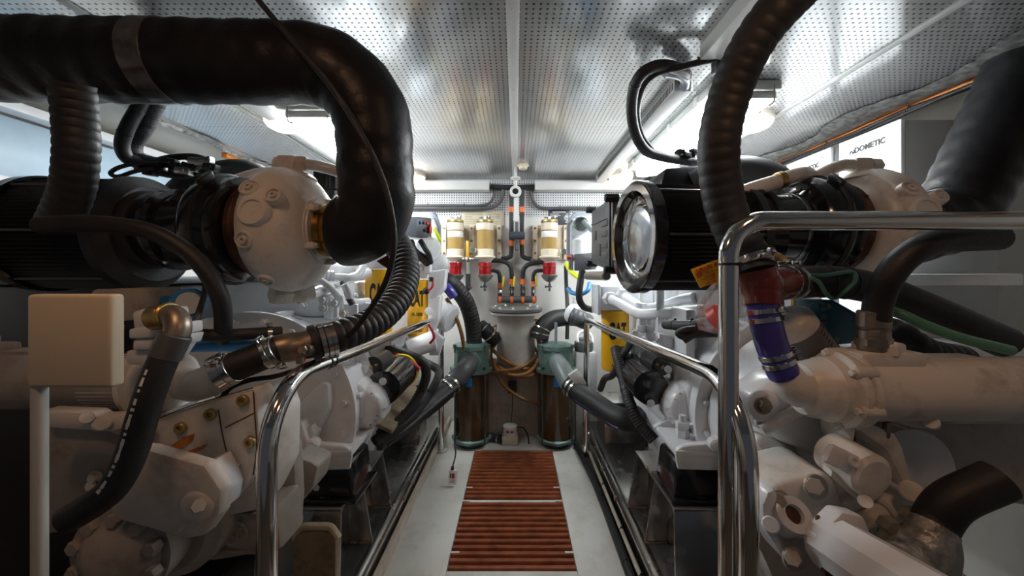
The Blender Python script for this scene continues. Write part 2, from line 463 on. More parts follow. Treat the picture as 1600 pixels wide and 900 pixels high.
# seams of the ceiling panels
b = B()
b.box(-0.032, 0.012, -1.6, BACK, CEIL-0.006, CEIL, 0.002)
for y in (0.9, 1.22, 1.75, 2.3, 2.85): b.lathe((-0.012, y, CEIL-0.006), (0, 0, -1), [(0, 0.006), (0.002, 0.004)], 10)
struct('trim_3', b, 'trim_white')
for k, x in enumerate((-1.40, 1.387)):
    struct('trim_%d' % (4+k), B().box(x-0.016, x+0.016, -1.6, BACK, CEIL-0.006, CEIL, 0.002), 'trim_grey')
# orange strips under the panel edges
struct('trim_6', B().box(1.935, 1.985, -1.6, BACK, CEIL-0.032, CEIL-0.002, 0.004), 'orange_strip')
struct('trim_7', B().box(-2.01, -1.97, 2.62, BACK, CEIL-0.045, CEIL-0.012, 0.004), 'orange_strip')
# boxed white casings along the top of the bulkhead
struct('trim_8', B().box(-1.30, -0.232, BACK-0.12, BACK-0.004, CEIL-0.115, CEIL-0.035, 0.003), 'trim_white')
struct('trim_9', B().box(0.165, 1.30, BACK-0.12, BACK-0.004, CEIL-0.115, CEIL-0.035, 0.003), 'trim_white')
# left hull: stringer and pale panels
struct('trim_10', B().box(-2.30, -2.22, -1.6, BACK, 2.03, 2.075, 0.006), 'box_white')
struct('trim_11', B().box(-2.39, -2.33, -1.6, BACK, 1.74, 2.03, 0.006), 'pale_blue')
struct('trim_12', B().box(-2.39, -2.20, -1.6, BACK, 1.66, 1.73, 0.006), 'box_white')
b = B()
for y in (1.35, 1.95, 2.6): b.box(-2.335, -2.32, y, y+0.03, 1.74, 2.03, 0.003)
struct('trim_13', b, 'trim_grey')
# floor: white painted strips round the gratings, bilge below and outboard
struct('floor', B().box(-2.45, 2.45, -1.6, BACK, -0.34, -0.30), 'bilge')
FL = B()
FL.box(-0.575, -0.306, 1.2, BACK, -0.04, 0.0, 0.004); FL.box(0.270, 0.475, 1.2, BACK, -0.04, 0.0, 0.004)
FL.box(-0.306, 0.270, 1.2, 1.688, -0.04, 0.0, 0.003); FL.box(-0.306, 0.270, 2.86, BACK, -0.04, 0.0)
FL.box(-0.306, 0.270, 2.215, 2.240, -0.06, -0.012)
struct('floor_strip', FL, 'floor_paint')
b = B(); b.box(-0.60, -0.575, 0.3, BACK, -0.30, 0.045, 0.004); b.box(0.475, 0.50, 0.3, BACK, -0.30, 0.012, 0.004)
struct('trim_14', b, 'grimy_wall')
# low white step against the bulkhead that carries the tank
struct('trim_15', B().box(-0.42, 0.42, 3.10, BACK-0.001, -0.001, 0.60, 0.01), 'grimy_wall')

# ------------------------------------------------------------------ floor gratings
def grating(y0, y1, n, label):
    t = thing('floor_grating', label, 'floor grating', (-0.018, (y0+y1)/2, -0.03), 'wooden floor gratings of the walkway')
    b = B(); p = (y1-y0)/n
    for i in range(n):
        c = y0+p*(i+0.5)
        prof = [(-p*0.33, -0.03), (p*0.33, -0.03), (p*0.33, -0.008), (p*0.22, -0.001), (0, 0.001), (-p*0.22, -0.001), (-p*0.33, -0.008)]
        b.prism([(-0.302, c+a, z) for a, z in prof], (0.568, 0, 0))
    obj('slats', b, 'teak', t)
    b = B()
    for x in (-0.25, -0.018, 0.215): b.box(x-0.02, x+0.02, y0, y1, -0.055, -0.03)
    obj('bearer', b, 'teak', t)
    for x, y in ((-0.286, y0+p*2.5), (0.252, y0+p*2.5), (-0.285, y1-p*0.02), (0.248, y1-p*0.02)):
        obj('wear_pad', B().box(x-0.021, x+0.021, y-0.005, y+0.005, -0.008, 0.0025, 0.001), 'white_print', t, 'small white pad')
    return t
grating(1.692, 2.213, 12, 'wooden slatted floor grating nearest the viewer in the walkway')
grating(2.243, 2.855, 14, 'wooden slatted floor grating farther away, at the foot of the two strainers')

# ------------------------------------------------------------------ lamps and trunking on the ceiling
def fluorescent(x0, x1, y0, y1, label):
    t = thing('fluorescent_light', label, 'light', ((x0+x1)/2, (y0+y1)/2, CEIL), 'fluorescent lights on the ceiling')
    obj('housing', B().box(x0-0.03, x1+0.01, y0, y1, CEIL-0.045, CEIL, 0.012), 'trim_grey', t, 'pale green-grey housing')
    obj('end_cap', B().box(x0+0.012, x1-0.012, y0+0.006, y0+0.019, CEIL-0.082, CEIL-0.046, 0.006), 'trim_grey', t)
    obj('diffuser', B().box(x0+0.028, x1-0.022, y0+0.02, y1-0.02, CEIL-0.105, CEIL-0.038, 0.022, 3), 'fluorescent_white', t, 'glowing white diffuser')
    n = 4
    for s, x in ((-1, x0-0.03), (1, x1+0.01)):
        for i in range(n):
            y = y0+(y1-y0)*(i+0.5)/n
            obj('clip', B().box(x-0.006, x+0.006, y-0.02, y+0.02, CEIL-0.055, CEIL-0.006, 0.003), 'trim_white', t)
    b = B(); xm = (x0+x1)/2
    b.sweep(fillet([(x0+0.03, y0-0.006, CEIL-0.03), (x0+0.035, y0-0.008, CEIL-0.115), (x1-0.035, y0-0.008, CEIL-0.115), (x1-0.03, y0-0.006, CEIL-0.03)], 0.02), 0.0028, 8)
    obj('wire_clip', b, 'old_steel', t)
    return t
fluorescent(-1.135, -0.875, 1.86, 2.95, 'bright fluorescent ceiling light at the left, seen inside the bend of the thick black pipe')
fluorescent(0.885, 1.145, 1.66, 2.95, 'bright fluorescent ceiling light at the right, behind the ribbed black hose')

def dome(x, y, label, z=CEIL, m='dome_warm'):
    t = thing('dome_light', label, 'light', (x, y, z), 'round dome lights')
    obj('base', B().lathe((x, y, z), (0, 0, -1), [(0, 0.100), (0.022, 0.104), (0.030, 0.098)], 40), 'lamp_rim', t)
    obj('dome', B().lathe((x, y, z-0.022), (0, 0, -1), [(0, 0.096), (0.018, 0.095), (0.036, 0.082), (0.050, 0.055), (0.056, 0.02), (0.0565, 0.001)], 40), m, t, 'glowing cover')
    obj('screw', B().lathe((x-0.03, y-0.098, z-0.016), (0, -1, 0), [(0, 0.009), (0.006, 0.008), (0.008, 0.004)], 12), 'old_steel', t)
    return t
dome(-1.24, 2.06, 'round dome light on the ceiling at the left, under the thick black pipe')
dome(1.27, 2.06, 'round dome light on the ceiling at the right, beside the ribbed black hose')
dome(-0.86, 3.22, 'small-looking dome light at the back left, next to the black pipe bend')
dome(0.88, 3.22, 'small-looking dome light at the back right, above the ribbed air filter')
dome(-0.62, 0.22, 'unseen warm dome light added overhead at the left, nearest the viewer', m='dome_added_warm'); dome(0.62, 0.22, 'unseen warm dome light added overhead at the right, nearest the viewer', m='dome_added_warm')  # lamps out of view, added to throw warm light on the near parts

def trunking(x, y0, y1, label, w=0.11, h=0.055):
    t = thing('cable_trunking', label, 'cable trunking', (x, (y0+y1)/2, CEIL), 'white cable trunking on the ceiling')
    obj('cover', B().box(x-w/2, x+w/2, y0, y1, CEIL-h, CEIL, 0.004), 'trim_white', t)
    b = B(); n = int((y1-y0)/0.017)
    for i in range(min(n, 90)):
        y = y0+0.012+i*0.017
        b.box(x-w/2-0.0015, x-w/2+0.001, y, y+0.007, CEIL-h+0.012, CEIL-0.010)
    obj('vent_slots', b, 'black_print', t)
    return t
trunking(0.722, 1.66, 3.29, 'slotted white cable trunking running to the bulkhead beside the right ceiling light', 0.075, 0.055)
trunking(0.735, -0.6, 1.42, 'white cable trunking with its open end overhead at the right, nearer the viewer')
trunking(-1.22, 1.60, 3.0, 'slotted white cable trunking beside the left ceiling light')
tag_box = obj('junction_box', B().box(0.745, 0.80, 1.425, 1.47, CEIL-0.085, CEIL, 0.006), 'slate_plastic', None,
    'grey junction box on the ceiling at the end of the near trunking', 'junction box')
b = B().lathe((0.055, 2.95, CEIL), (0, 0, -1), [(0, 0.045), (0.012, 0.046), (0.016, 0.034), (0.036, 0.031), (0.040, 0.02)], 28)
obj('smoke_detector', b, 'cream_cap', None, 'small round cream detector on the ceiling right of the centre seam', 'detector')
# hanging white hook with an eye at the bulkhead, in the middle
t = thing('hanging_eye', 'white hanging eye fitting under the ceiling, in front of the pipes at the centre', 'eye fitting', (-0.003, 3.0, CEIL-0.09))
b = B(); b.lathe((-0.003, 3.0, CEIL), (0, 0, -1), [(0, 0.013), (0.75*0.12, 0.013)], 14)
b.lathe((-0.003, 3.0, CEIL-0.085), (0, 0, -1), [(0, 0.036), (0.012, 0.043), (0.02, 0.03), (0.03, 0.014), (0.06, 0.012), (0.09, 0.02)], 24)
obj('stem', b, 'trim_white', t)
obj('eye', B().lathe((-0.003, 2.978, CEIL-0.198), (0, 1, 0), [(0, 0.024), (0, 0.042), (0.006, 0.046), (0.034, 0.046), (0.04, 0.042)], 28, caps=False), 'trim_white', t)
obj('bore', B().lathe((-0.003, 2.982, CEIL-0.198), (0, 1, 0), [(0, 0.010), (0.0, 0.024), (0.03, 0.024)], 20), 'black_plastic', t)

# ------------------------------------------------------------------ hull right: two white chiller cabinets
def cabinet(x0, x1, y0, y1, z0, z1, label, ty, tz, ts, holes):
    t = thing('chiller_cabinet', label, 'cabinet', ((x0+x1)/2, (y0+y1)/2, z0), 'white cabinets along the right hull')
    obj('front_cover', B().box(x0, x0+0.02, y0, y1, z0, z1, 0.004), 'box_white', t)
    obj('case', B().box(x0+0.021, x1, y0+0.004, y1-0.004, z0, z1-0.004, 0.004), 'box_grey', t, 'grey side')
    text('DOMETIC', ts, 'black_print', 'lettering', t, (x0-0.0005, ty, tz), (0, -1, 0), (0, 0, 1), 0.0014)
    b = B(); u = lambda a, h: V((x0-0.002, ty+ts*(2.95-a), tz+ts*h))
    for p in ([u(0, -0.25), u(0.28, 0.16), u(0.52, -0.18)], [u(0.55, 0.20), u(0.80, -0.02), u(0.50, -0.32)]): b.sweep(p, 0.0024, 6)
    obj('emblem', b, 'black_print', t)
    for y, z in holes: obj('vent_cutout', B().box(x0-0.002, x0+0.004, y-0.022, y+0.022, z-0.02, z+0.02), 'blue_grey_paint', t)
    b = B()
    for y in (y0+0.05, (y0+y1)/2, y1-0.05): b.lathe((x0, y, z1-0.04), (-1, 0, 0), [(0, 0.006), (0.002, 0.005)], 10)
    obj('cover_screws', b, 'old_steel', t)
    return t
cabinet(1.72, 2.16, 1.715, 2.045, 1.02, 2.0, 'nearer, larger-looking white cabinet at the right behind the right turbocharger', 1.868, 1.930, 0.037, [(1.765, 1.655)])
cabinet(1.72, 2.16, 2.10, 2.44, 1.02, 2.0, 'farther white cabinet at the right, left of the larger-looking one', 2.255, 1.925, 0.037, [])
b = B().box(1.66, 2.35, 1.60, 2.62, 0.96, 1.018, 0.006)
obj('shelf', b, 'box_white', None, 'white shelf along the right hull under the two cabinets', 'shelf')
# cable runs under the ceiling edge, right hull
for k, (dx, dz, r, m, lab) in enumerate(((0.0, -0.030, 0.012, 'black_rubber', 'thick black cable along the right ceiling edge, lowest of the run'),
        (0.03, -0.018, 0.009, 'slate_plastic', 'slate grey cable along the right ceiling edge beside the orange strip'),
        (-0.022, -0.050, 0.008, 'black_rubber', 'thin black cable looping below the run at the right ceiling edge'))):
    p = [(1.895+dx*0.5+0.012*math.sin(i*1.9+k), 0.6+i*0.25, CEIL-0.028+dz*0.7-0.012*abs(math.sin(i*1.3+k*2))) for i in range(11)]
    t = thing('hull_cable', lab, 'cable', p[0], 'cables along the right ceiling edge')
    obj('sheath', B().tube(p, r, 10, 6), m, t)
    for i in (3, 5, 7):
        tiewrap(t, V(p[i]), V(p[i+1])-V(p[i-1]), r)
# ------------------------------------------------------------------ bulkhead: signs, filters, fuel lines
t = thing('notice_plate', 'beige notice plate with faint lines of print behind the two left fuel filters', 'sign', (-0.29, BACK-0.006, 1.8))
p0 = at(721, 330, BACK-0.012); p1 = at(788, 350, BACK-0.012)
obj('plate', B().box(p0.x, p1.x, BACK-0.010, BACK-0.0005, p1.z-0.02, p0.z, 0.001), 'beige_sign', t)
b = B(); r = random.Random(2)
for col in range(2):
    for i in range(7):
        x = p0.x+0.03+col*0.19; z = p0.z-0.018-i*0.015
        b.box(x, x+0.06+0.10*r.random(), BACK-0.0112, BACK-0.0100, z, z+0.0035)
obj('print', b, 'olive_brass', t)
t = thing('notice_board', 'dark grey notice board with white lines of print above the right fuel filter', 'sign', (0.37, BACK-0.006, 1.8))
p0 = at(857, 328.5, BACK-0.012); p1 = at(890, 351, BACK-0.012)
obj('plate', B().box(p0.x, p1.x, BACK-0.010, BACK-0.0005, p1.z, p0.z, 0.001), 'slate_plastic', t)
b = B()
b.box(p0.x+0.035, p1.x-0.035, BACK-0.0112, BACK-0.01, p0.z-0.020, p0.z-0.012)
for i in range(7):
    z = p0.z-0.036-i*0.012
    b.box(p0.x+0.012, p0.x+0.06+0.05*r.random(), BACK-0.0112, BACK-0.01, z, z+0.005)
    b.box(p1.x-0.05+0.02*r.random(), p1.x-0.012, BACK-0.0112, BACK-0.01, z, z+0.005)
obj('print', b, 'white_print', t)

def fuel_filter(px, label, white_band):
    y = 3.22; c = at(px, 430, y); x = c.x
    z = lambda py: at(px, py, y).z
    t = thing('fuel_filter', label, 'fuel filter', (x, y, z(452)), 'fuel filter separators on the bulkhead')
    A = (0, 0, -1)
    obj('top_lid', B().lathe((x, y, z(344)), A, [(0, 0.064), (0.004, 0.070), (0.018, 0.071), (0.022, 0.066), (0.025, 0.066)], 32), 'olive_brass', t)
    b = B(); b.cyl((x-0.045, y, z(340)), (x+0.045, y, z(340)), 0.006, 10); b.cyl((x, y, z(344)), (x, y, z(338.5)), 0.012, 12); b.box(x+0.03, x+0.05, y-0.006, y+0.006, z(342), z(337), 0.002)
    obj('handle', b, 'brushed_steel', t)
    obj('upper_collar', B().lathe((x, y, z(349)), A, [(0, 0.068), (0.003, 0.071), (0.058, 0.071), (0.061, 0.068)], 32), 'cream_cap', t)
    obj('canister', B().lathe((x, y, z(360)), A, [(0, 0.066), (z(360)-z(390), 0.066)], 32), 'amber', t, 'amber see-through body')
    if white_band: obj('paper_band', B().lathe((x, y, z(362)), A, [(0, 0.0665), (0.001, 0.0672), (0.048, 0.0672), (0.05, 0.0665)], 32), 'white_print', t)
    obj('base_collar', B().lathe((x, y, z(389.5)), A, [(0, 0.069), (0.003, 0.073), (0.055, 0.073), (0.058, 0.085), (0.070, 0.087), (0.078, 0.075), (0.098, 0.055)], 32), 'cream_cap', t)
    obj('sediment_bowl', B().lathe((x, y, z(410)), A, [(0, 0.054), (0.01, 0.056), (0.034, 0.0555), (0.037, 0.059), (0.041, 0.059), (0.044, 0.0555), (z(410)-z(430), 0.054)], 32), 'sediment_red', t, 'red see-through bowl')
    obj('heat_shield', B().lathe((x, y, z(429)), A, [(0, 0.066), (0.004, 0.070), (0.018, 0.067), (0.040, 0.052), (0.058, 0.030), (0.064, 0.012)], 32), 'bowl_metal', t)
    b = B(); b.cyl((x, y, z(440)), (x, y, z(455)), 0.008, 12); b.cyl((x-0.03, y, z(448)), (x+0.02, y, z(448)), 0.006, 10); b.hexa((x, y, z(444)), (x, y, z(447)), 0.013); b.ball((x-0.03, y, z(448)), 0.010); b.hexa((x, y, z(451)), (x, y, z(455)), 0.011)
    obj('drain_valve', b, 'dark_bronze', t)
    b = B(); b.box(x-0.05, x+0.05, y+0.03, BACK-0.02, z(402), z(396), 0.004); b.box(x-0.05, x+0.05, y+0.03, BACK-0.02, z(356), z(351), 0.004)
    obj('bracket', b, 'beige_plate', t)
    return t
fuel_filter(711.5, 'fuel filter with amber canister and white paper band, leftmost of three on the bulkhead', True)
fuel_filter(757.5, 'amber fuel filter without a paper band, in the middle of three on the bulkhead', False)
fuel_filter(858.5, 'fuel filter with amber canister and white band, right of the central pipes', True)
def backing(px0, px1, label, cols):
    y = BACK-0.004; p0 = at(px0, 352, y-0.016); p1 = at(px1, 406, y-0.016)
    t = thing('mounting_plate', label, 'mounting plate', ((p0.x+p1.x)/2, y, p1.z))
    obj('plate', B().box(p0.x, p1.x, y-0.016, y, p1.z, p0.z, 0.003), 'beige_plate', t)
    for c in cols:
        cx = at(c, 380, y-0.03).x
        obj('rail', B().box(cx-0.02, cx+0.02, y-0.045, y-0.016, p1.z, p0.z, 0.004), 'cream_cap', t)
        for k in range(3):
            b = B(); b.bolt((cx, y-0.045, p0.z-0.03-k*0.11), (0, -1, 0), 0.008, 0.008); obj('bolt', b, 'old_steel', t)
backing(686, 783, 'beige steel plate carrying the two left fuel filters', (694, 737, 780))
backing(831, 886, 'beige steel plate carrying the right fuel filter', (836, 884))
def gauge(px, py, label):
    c = at(px, py, 3.18); c.y -= 0.03; t = thing('pressure_gauge', label, 'gauge', c)
    obj('case', B().lathe(c+V((0, 0.03, 0)), (0, -1, 0), [(0, 0.024), (0.004, 0.028), (0.026, 0.028), (0.030, 0.024), (0.028, 0.022)], 28), 'brushed_steel', t)
    obj('dial', B().lathe(c+V((0, 0.003, 0)), (0, -1, 0), [(0, 0.0225), (0.001, 0.0225)], 28), 'pale_gauge', t)
    b = B(); R = Matrix.Rotation(0.6, 3, 'Y'); b.obox(c+V((0.004, 0.0015, 0.003)), (0.002, 0.001, 0.024), R); obj('needle', b, 'black_print', t)
    obj('stem', B().cyl(c+V((0, 0.02, -0.028)), c+V((0, 0.02, -0.06)), 0.008, 10), 'brass', t)
gauge(739, 391, 'small round gauge between the two left fuel filters'); gauge(880, 393, 'small round gauge right of the right fuel filter')
t = thing('shutoff_valve', 'valve with yellow lever between the two left fuel filters', 'valve', at(731, 405, 3.16))
c = at(731, 405, 3.16)
b = B(); b.cyl(c+V((-0.09, 0.02, 0)), c+V((0.09, 0.02, 0)), 0.013, 12); b.ball(c+V((0, 0.02, 0)), 0.030, 1, 0.8, 1); b.hexa(c+V((-0.05, 0.02, 0)), c+V((-0.032, 0.02, 0)), 0.020); b.hexa(c+V((0.032, 0.02, 0)), c+V((0.05, 0.02, 0)), 0.020); b.cyl(c+V((0, 0.02, 0)), c+V((0, 0.02, -0.13)), 0.016, 12)
obj('body', b, 'brushed_steel', t)
obj('lever', B().box(c.x-0.012, c.x+0.010, c.y-0.018, c.y-0.008, c.z+0.01, c.z+0.15, 0.004), 'yellow_paint', t, 'yellow lever')
b = B(); b.tube([c+V((0, 0.02, -0.12)), c+V((0, 0.02, -0.22)), c+V((0.02, 0.02, -0.25))], 0.020, 12); obj('outlet_hose', b, 'black_hose', t)

def line(name, label, cat, pts, r, m, group=None, cuffs=(), k=10, rib=None, n=14, clamps=(), cuffmat='orange_mark', ties=(), fil=None):
    """a hose, pipe or cable through points; cuffs / clamps / ties = fractions along it"""
    d = fillet(pts, fil) if fil else crom(pts, k)
    q = resample(d, 0.01)
    t = thing(name, label, cat, V(d[0]), group)
    b = B()
    if rib: b.ribbed(d, r, rib[0], rib[1], n, dense=True)
    else: b.sweep(d, r, n)
    main = obj('tube' if cat in ('pipe', 'cable') else 'hose_wall', b, m, t)
    def pos(f):
        i = min(len(q)-2, max(1, int(f*(len(q)-1)))); return q[i], (q[i+1]-q[i-1]).normalized()
    for f in cuffs:
        p, dd = pos(f); obj('marker_sleeve', B().lathe(p-dd*0.024, dd, [(0, r), (0.001, r+0.003), (0.047, r+0.003), (0.048, r)], 14), cuffmat, t, 'orange marker sleeve')
    for f in clamps:
        p, dd = pos(f); clamp(t, p, dd, r*1.01)
    for f in ties:
        p, dd = pos(f); tiewrap(t, p, dd, r)
    return t
YB = 3.30
# feeds rising from the header on the tank lid to the filters
line('fuel_hose', 'fuel hose rising from the header, first on the left, curling to the middle filter drain', 'hose', [at(781, 462, YB), at(781, 436, YB), at(779, 426, YB), at(772, 423, YB), at(766, 423, YB)], 0.017, 'black_hose', None, (0.35,))
line('fuel_hose', 'fuel hose rising from the header, second from the left, bending to the filter base', 'hose', [at(799.5, 462, YB), at(799.5, 425, YB), at(795, 413, YB), at(784, 408, YB), at(768, 407, YB)], 0.020, 'black_hose', None, (0.3,))
line('fuel_hose', 'fuel hose rising from the header, third from the left, bending right', 'hose', [at(817, 462, YB), at(817, 428, YB), at(822, 416, YB), at(834, 411, YB), at(850, 410, YB)], 0.020, 'black_hose', None, (0.3,))
line('fuel_hose', 'fuel hose rising from the header, rightmost, curling to the right filter drain', 'hose', [at(833, 462, YB), at(833, 436, YB), at(835, 426, YB), at(841, 423, YB), at(850, 423, YB)], 0.017, 'black_hose', None, (0.35,))
b = B()
# header pipe with its stop valves
t = thing('fuel_header', 'horizontal grey header pipe with orange bands above the tank lid', 'pipe', at(808, 468, YB))
obj('pipe', B().cyl(at(777, 468, YB), at(838, 468, YB), 0.030, 20, 0.006), 'dark_grey_plastic', t)
for px in (781, 799.5, 817, 834):
    obj('band', B().lathe(at(px-2, 468.5, YB), (1, 0, 0), [(0, 0.030), (0.002, 0.033), (0.022, 0.033), (0.024, 0.030)], 20), 'orange_mark', t, 'orange band')
    b = B(); p = at(px, 462, YB); b.cyl(p, p+V((0, 0, 0.10)), 0.014, 12); b.hexa(p+V((0, 0, 0.02)), p+V((0, 0, 0.045)), 0.021); b.hexa(p+V((0, 0, 0.075)), p+V((0, 0, 0.10)), 0.021); b.cyl(p+V((0, 0, 0.055)), p+V((0, -0.035, 0.055)), 0.009, 10)
    obj('valve', b, 'brushed_steel', t)
for px, s in ((786, 1), (803, 1), (838, -1)):
    obj('valve_lever', B().obox(at(px, 440, YB-0.03), (0.016, 0.006, 0.09), Matrix.Rotation(0.12*s, 3, 'Y'), 0.003), 'yellow_plastic', t, 'yellow lever')
# the four vertical lines to the deckhead
for px, lab in ((799, 'black fuel line dropping from the ceiling, left one behind the white hanging eye'), (815.5, 'black fuel line dropping from the ceiling, right one behind the white hanging eye')):
    line('fuel_line', lab, 'hose', [at(px, 297, 3.34), at(px, 330, 3.34), at(px, 392, 3.34), at(px+(-4 if px < 805 else 4), 402, 3.34), at(px+(-16 if px < 805 else 14), 405, 3.34)], 0.020, 'black_hose', None, (0.27, 0.70))
t = thing('hand_pump', 'grey T-shaped hand pump between the central fuel lines', 'pump', at(807, 368, 3.26))
b = B(); b.cyl(at(795, 368, 3.26), at(820, 368, 3.26), 0.033, 22, 0.006); obj('cross_barrel', b, 'slate_plastic', t)
b = B(); b.cyl(at(807.5, 347, 3.28), at(807.5, 362, 3.28), 0.014, 14); b.cyl(at(807.5, 373, 3.28), at(807.5, 392, 3.28), 0.014, 14); b.cyl(at(807.5, 373, 3.28), at(807.5, 377, 3.28), 0.03, 14); obj('shaft', b, 'slate_plastic', t)
b = B(); b.prism([at(803.5, 304, 3.05), at(809.5, 304, 3.05), at(811, 345, 3.05), at(802, 345, 3.05)], (0, 0.014, 0), 0.003)
obj('flat_bar', b, 'trim_white', None, 'white flat bar hanging below the white eye at the centre', 'bar')
# black cable conduits along the perforated strip
t = line('wall_conduit', 'double black conduit along the bulkhead at the left, upper run', 'cable', [at(630, 321.5, 3.38), at(700, 321, 3.38), at(750, 321, 3.38), at(766, 316, 3.38), at(772, 303, 3.38), at(772, 294, 3.38)], 0.013, 'dark_grey_plastic', 'conduits at the left of the bulkhead', ties=(0.25, 0.6))
line('wall_conduit', 'black conduit along the bulkhead at the left, lower run with the wider bend', 'cable', [at(630, 325.5, 3.37), at(700, 325.5, 3.37), at(762, 325, 3.37), at(780, 317, 3.37), at(786, 303, 3.37), at(786, 294, 3.37)], 0.016, 'dark_grey_plastic', 'conduits at the left of the bulkhead', ties=(0.35, 0.7))
line('wall_conduit', 'black conduit bending right along the bulkhead under the right white casing', 'cable', [at(830, 292, 3.38), at(830.5, 305, 3.38), at(836, 319, 3.38), at(848, 325, 3.38), at(890, 325, 3.38), at(960, 325, 3.38)], 0.015, 'dark_grey_plastic', None, ties=(0.45, 0.75))
line('wall_conduit', 'black horizontal conduit between the two white casings at the top centre', 'cable', [at(766, 292, 3.36), at(790, 292.5, 3.36), at(815, 292.5, 3.36), at(836, 292, 3.36)], 0.022, 'black_rubber')
# ------------------------------------------------------------------ tank, coiled hose, step
TX, TY = 0.0, 3.12
zt = at(806, 487, TY).z
t = thing('filler_tank', 'grey-white cylindrical tank with a flanged lid at the end of the walkway', 'tank', (TX, TY, 0.6))
obj('barrel', B().lathe((TX, TY, 0.60), (0, 0, 1), [(0, 0.155), (zt-0.60, 0.152)], 40), 'frp_tank', t)
obj('flange', B().lathe((TX, TY, zt-0.018), (0, 0, 1), [(0, 0.155), (0.002, 0.205), (0.018, 0.210)], 48), 'trim_white', t)
obj('gasket', B().lathe((TX, TY, zt), (0, 0, 1), [(0, 0.208), (0.007, 0.208)], 48), 'black_rubber', t)
obj('lid', B().lathe((TX, TY, zt+0.007), (0, 0, 1), [(0, 0.212), (0.004, 0.216), (0.022, 0.216), (0.026, 0.212)], 48), 'lid_steel', t)
for k in range(10):
    a = 2*PI*k/10+0.2; bb = B(); bb.bolt((TX+0.185*math.cos(a), TY+0.185*math.sin(a), zt+0.033), (0, 0, 1), 0.010, 0.010); obj('lid_bolt', bb, 'brushed_steel', t)
t = thing('coiled_hose', 'tan hose coiled around the tank and trailing to the right strainer', 'hose', (TX, TY, 0.55))
pts = []
for i in range(int(4.6*24)):
    a = -2.2+2*PI*i/24; rr = 0.215+0.025*math.sin(i*0.21)+0.012*math.sin(i*0.63); tilt = (0.16+0.06*math.sin(i*0.23))*math.sin(a+0.45*math.sin(i*0.11))+0.02*math.sin(i*0.17)
    pts.append((TX+rr*math.cos(a)*1.03, TY+rr*0.93*math.sin(a), 0.725+tilt-0.0006*i))
last = V(pts[-1])
obj('coils', B().tube(pts, 0.0145, 10, 4), 'tan_hose', t)
obj('tail', B().tube([at(771, 560, 2.96), at(778, 588, 2.94), at(792, 606, 2.93), at(815, 622, 2.93), at(836, 629, 2.93), at(850, 631, 2.95)], 0.0125, 10), 'tan_hose', t)
line('tan_feed_hose', 'tan hose dropping beside the ribbed hose of the left strainer', 'hose', [at(697, 466, 2.8), at(706, 480, 2.8), at(716, 505, 2.8), at(722, 525, 2.82), at(725, 545, 2.86)], 0.014, 'tan_hose')
obj('socket_cover', B().box(at(794, 596, 3.09).x, at(807, 596, 3.09).x, 3.075, 3.099, at(800, 614, 3.09).z, at(800, 595, 3.09).z, 0.003), 'black_plastic', None, 'small black cover on the white step between the strainers', 'cover')
line('step_wire', 'thin black wire hanging from the black cover down to the bilge pump', 'cable', [at(800.5, 612, 3.07), at(800.5, 635, 3.07), at(799, 655, 3.06), at(797, 672, 3.0)], 0.003, 'black_rubber')

# ------------------------------------------------------------------ sea strainers
def strainer(x, label, y=2.97):
    t = thing('sea_strainer', label, 'strainer', (x, y, 0.0), 'raw water strainers at the end of the walkway')
    zb = 0.05; zc = 0.56; zt = 0.755
    obj('foot', B().lathe((x, y, 0.0), (0, 0, 1), [(0, 0.10), (zb-0.012, 0.10)], 24), 'dark_bronze', t)
    b = B().lathe((x, y, zb-0.012), (0, 0, 1), [(0, 0.12), (0.004, 0.154), (0.022, 0.156), (0.034, 0.140)], 8)
    obj('base_plate', b, 'bronze_green', t)
    obj('cylinder', B().lathe((x, y, zb+0.02), (0, 0, 1), [(0, 0.136), (zc-zb-0.02, 0.136)], 40), 'brown_glass', t, 'brown translucent cylinder')
    for k in range(4):
        a = PI/4+PI/2*k
        b = B(); b.cyl((x+0.155*math.cos(a), y+0.155*math.sin(a), zb-0.008), (x+0.155*math.cos(a), y+0.155*math.sin(a), zc+0.05), 0.007, 10); b.hexa((x+0.155*math.cos(a), y+0.155*math.sin(a), zc+0.035), (x+0.155*math.cos(a), y+0.155*math.sin(a), zc+0.055), 0.014)
        obj('tie_rod', b, 'dark_bronze', t)
    b = B().lathe((x, y, zc), (0, 0, 1), [(0, 0.15), (0.006, 0.168), (0.034, 0.168), (0.040, 0.138), (0.17, 0.132), (0.175, 0.144), (0.205, 0.144), (0.212, 0.128), (0.217, 0.05)], 8)
    obj('head', b, 'bronze_green', t, 'green-tinged bronze head')
    for k in range(2):
        a = -PI/2+0.9*(2*k-1); b = B(); q = V((x+0.148*math.cos(a), y+0.148*math.sin(a), zc+0.16)); b.cyl(q, q+V((0, 0, 0.06)), 0.007, 10); b.hexa(q+V((0, 0, 0.045)), q+V((0, 0, 0.062)), 0.014); obj('wing_nut', b, 'bronze_green', t)
    vs = []; 
    b = B(); n = 8
    for i in range(n+1):
        a = -PI/2-0.20+0.34*i/n
        for z in (zc-0.085, zc-0.018): vs.append(V((x+0.1375*math.cos(a), y+0.1375*math.sin(a), z)))
    b._faces(vs, [[2*i, 2*i+2, 2*i+3, 2*i+1] for i in range(n)])
    obj('sticker', b, 'blue_sticker', t, 'blue sticker')
    return t
SL, SR = at(737, 600, 2.97).x, at(868, 600, 2.97).x
t = strainer(SL, 'bronze strainer with brown cylinder at the left end of the walkway')
t2 = dup(t, (SR-SL, 0, -0.0), 'bronze strainer with brown cylinder at the right end of the walkway')
b = B()
c = V((SL, 2.97, 0.655))
def nut(par, p, d, m): 
    b = B(); b.hexa(V(p), V(p)+V(d).normalized()*0.035, 0.085); return obj('union_nut', b, m, par)
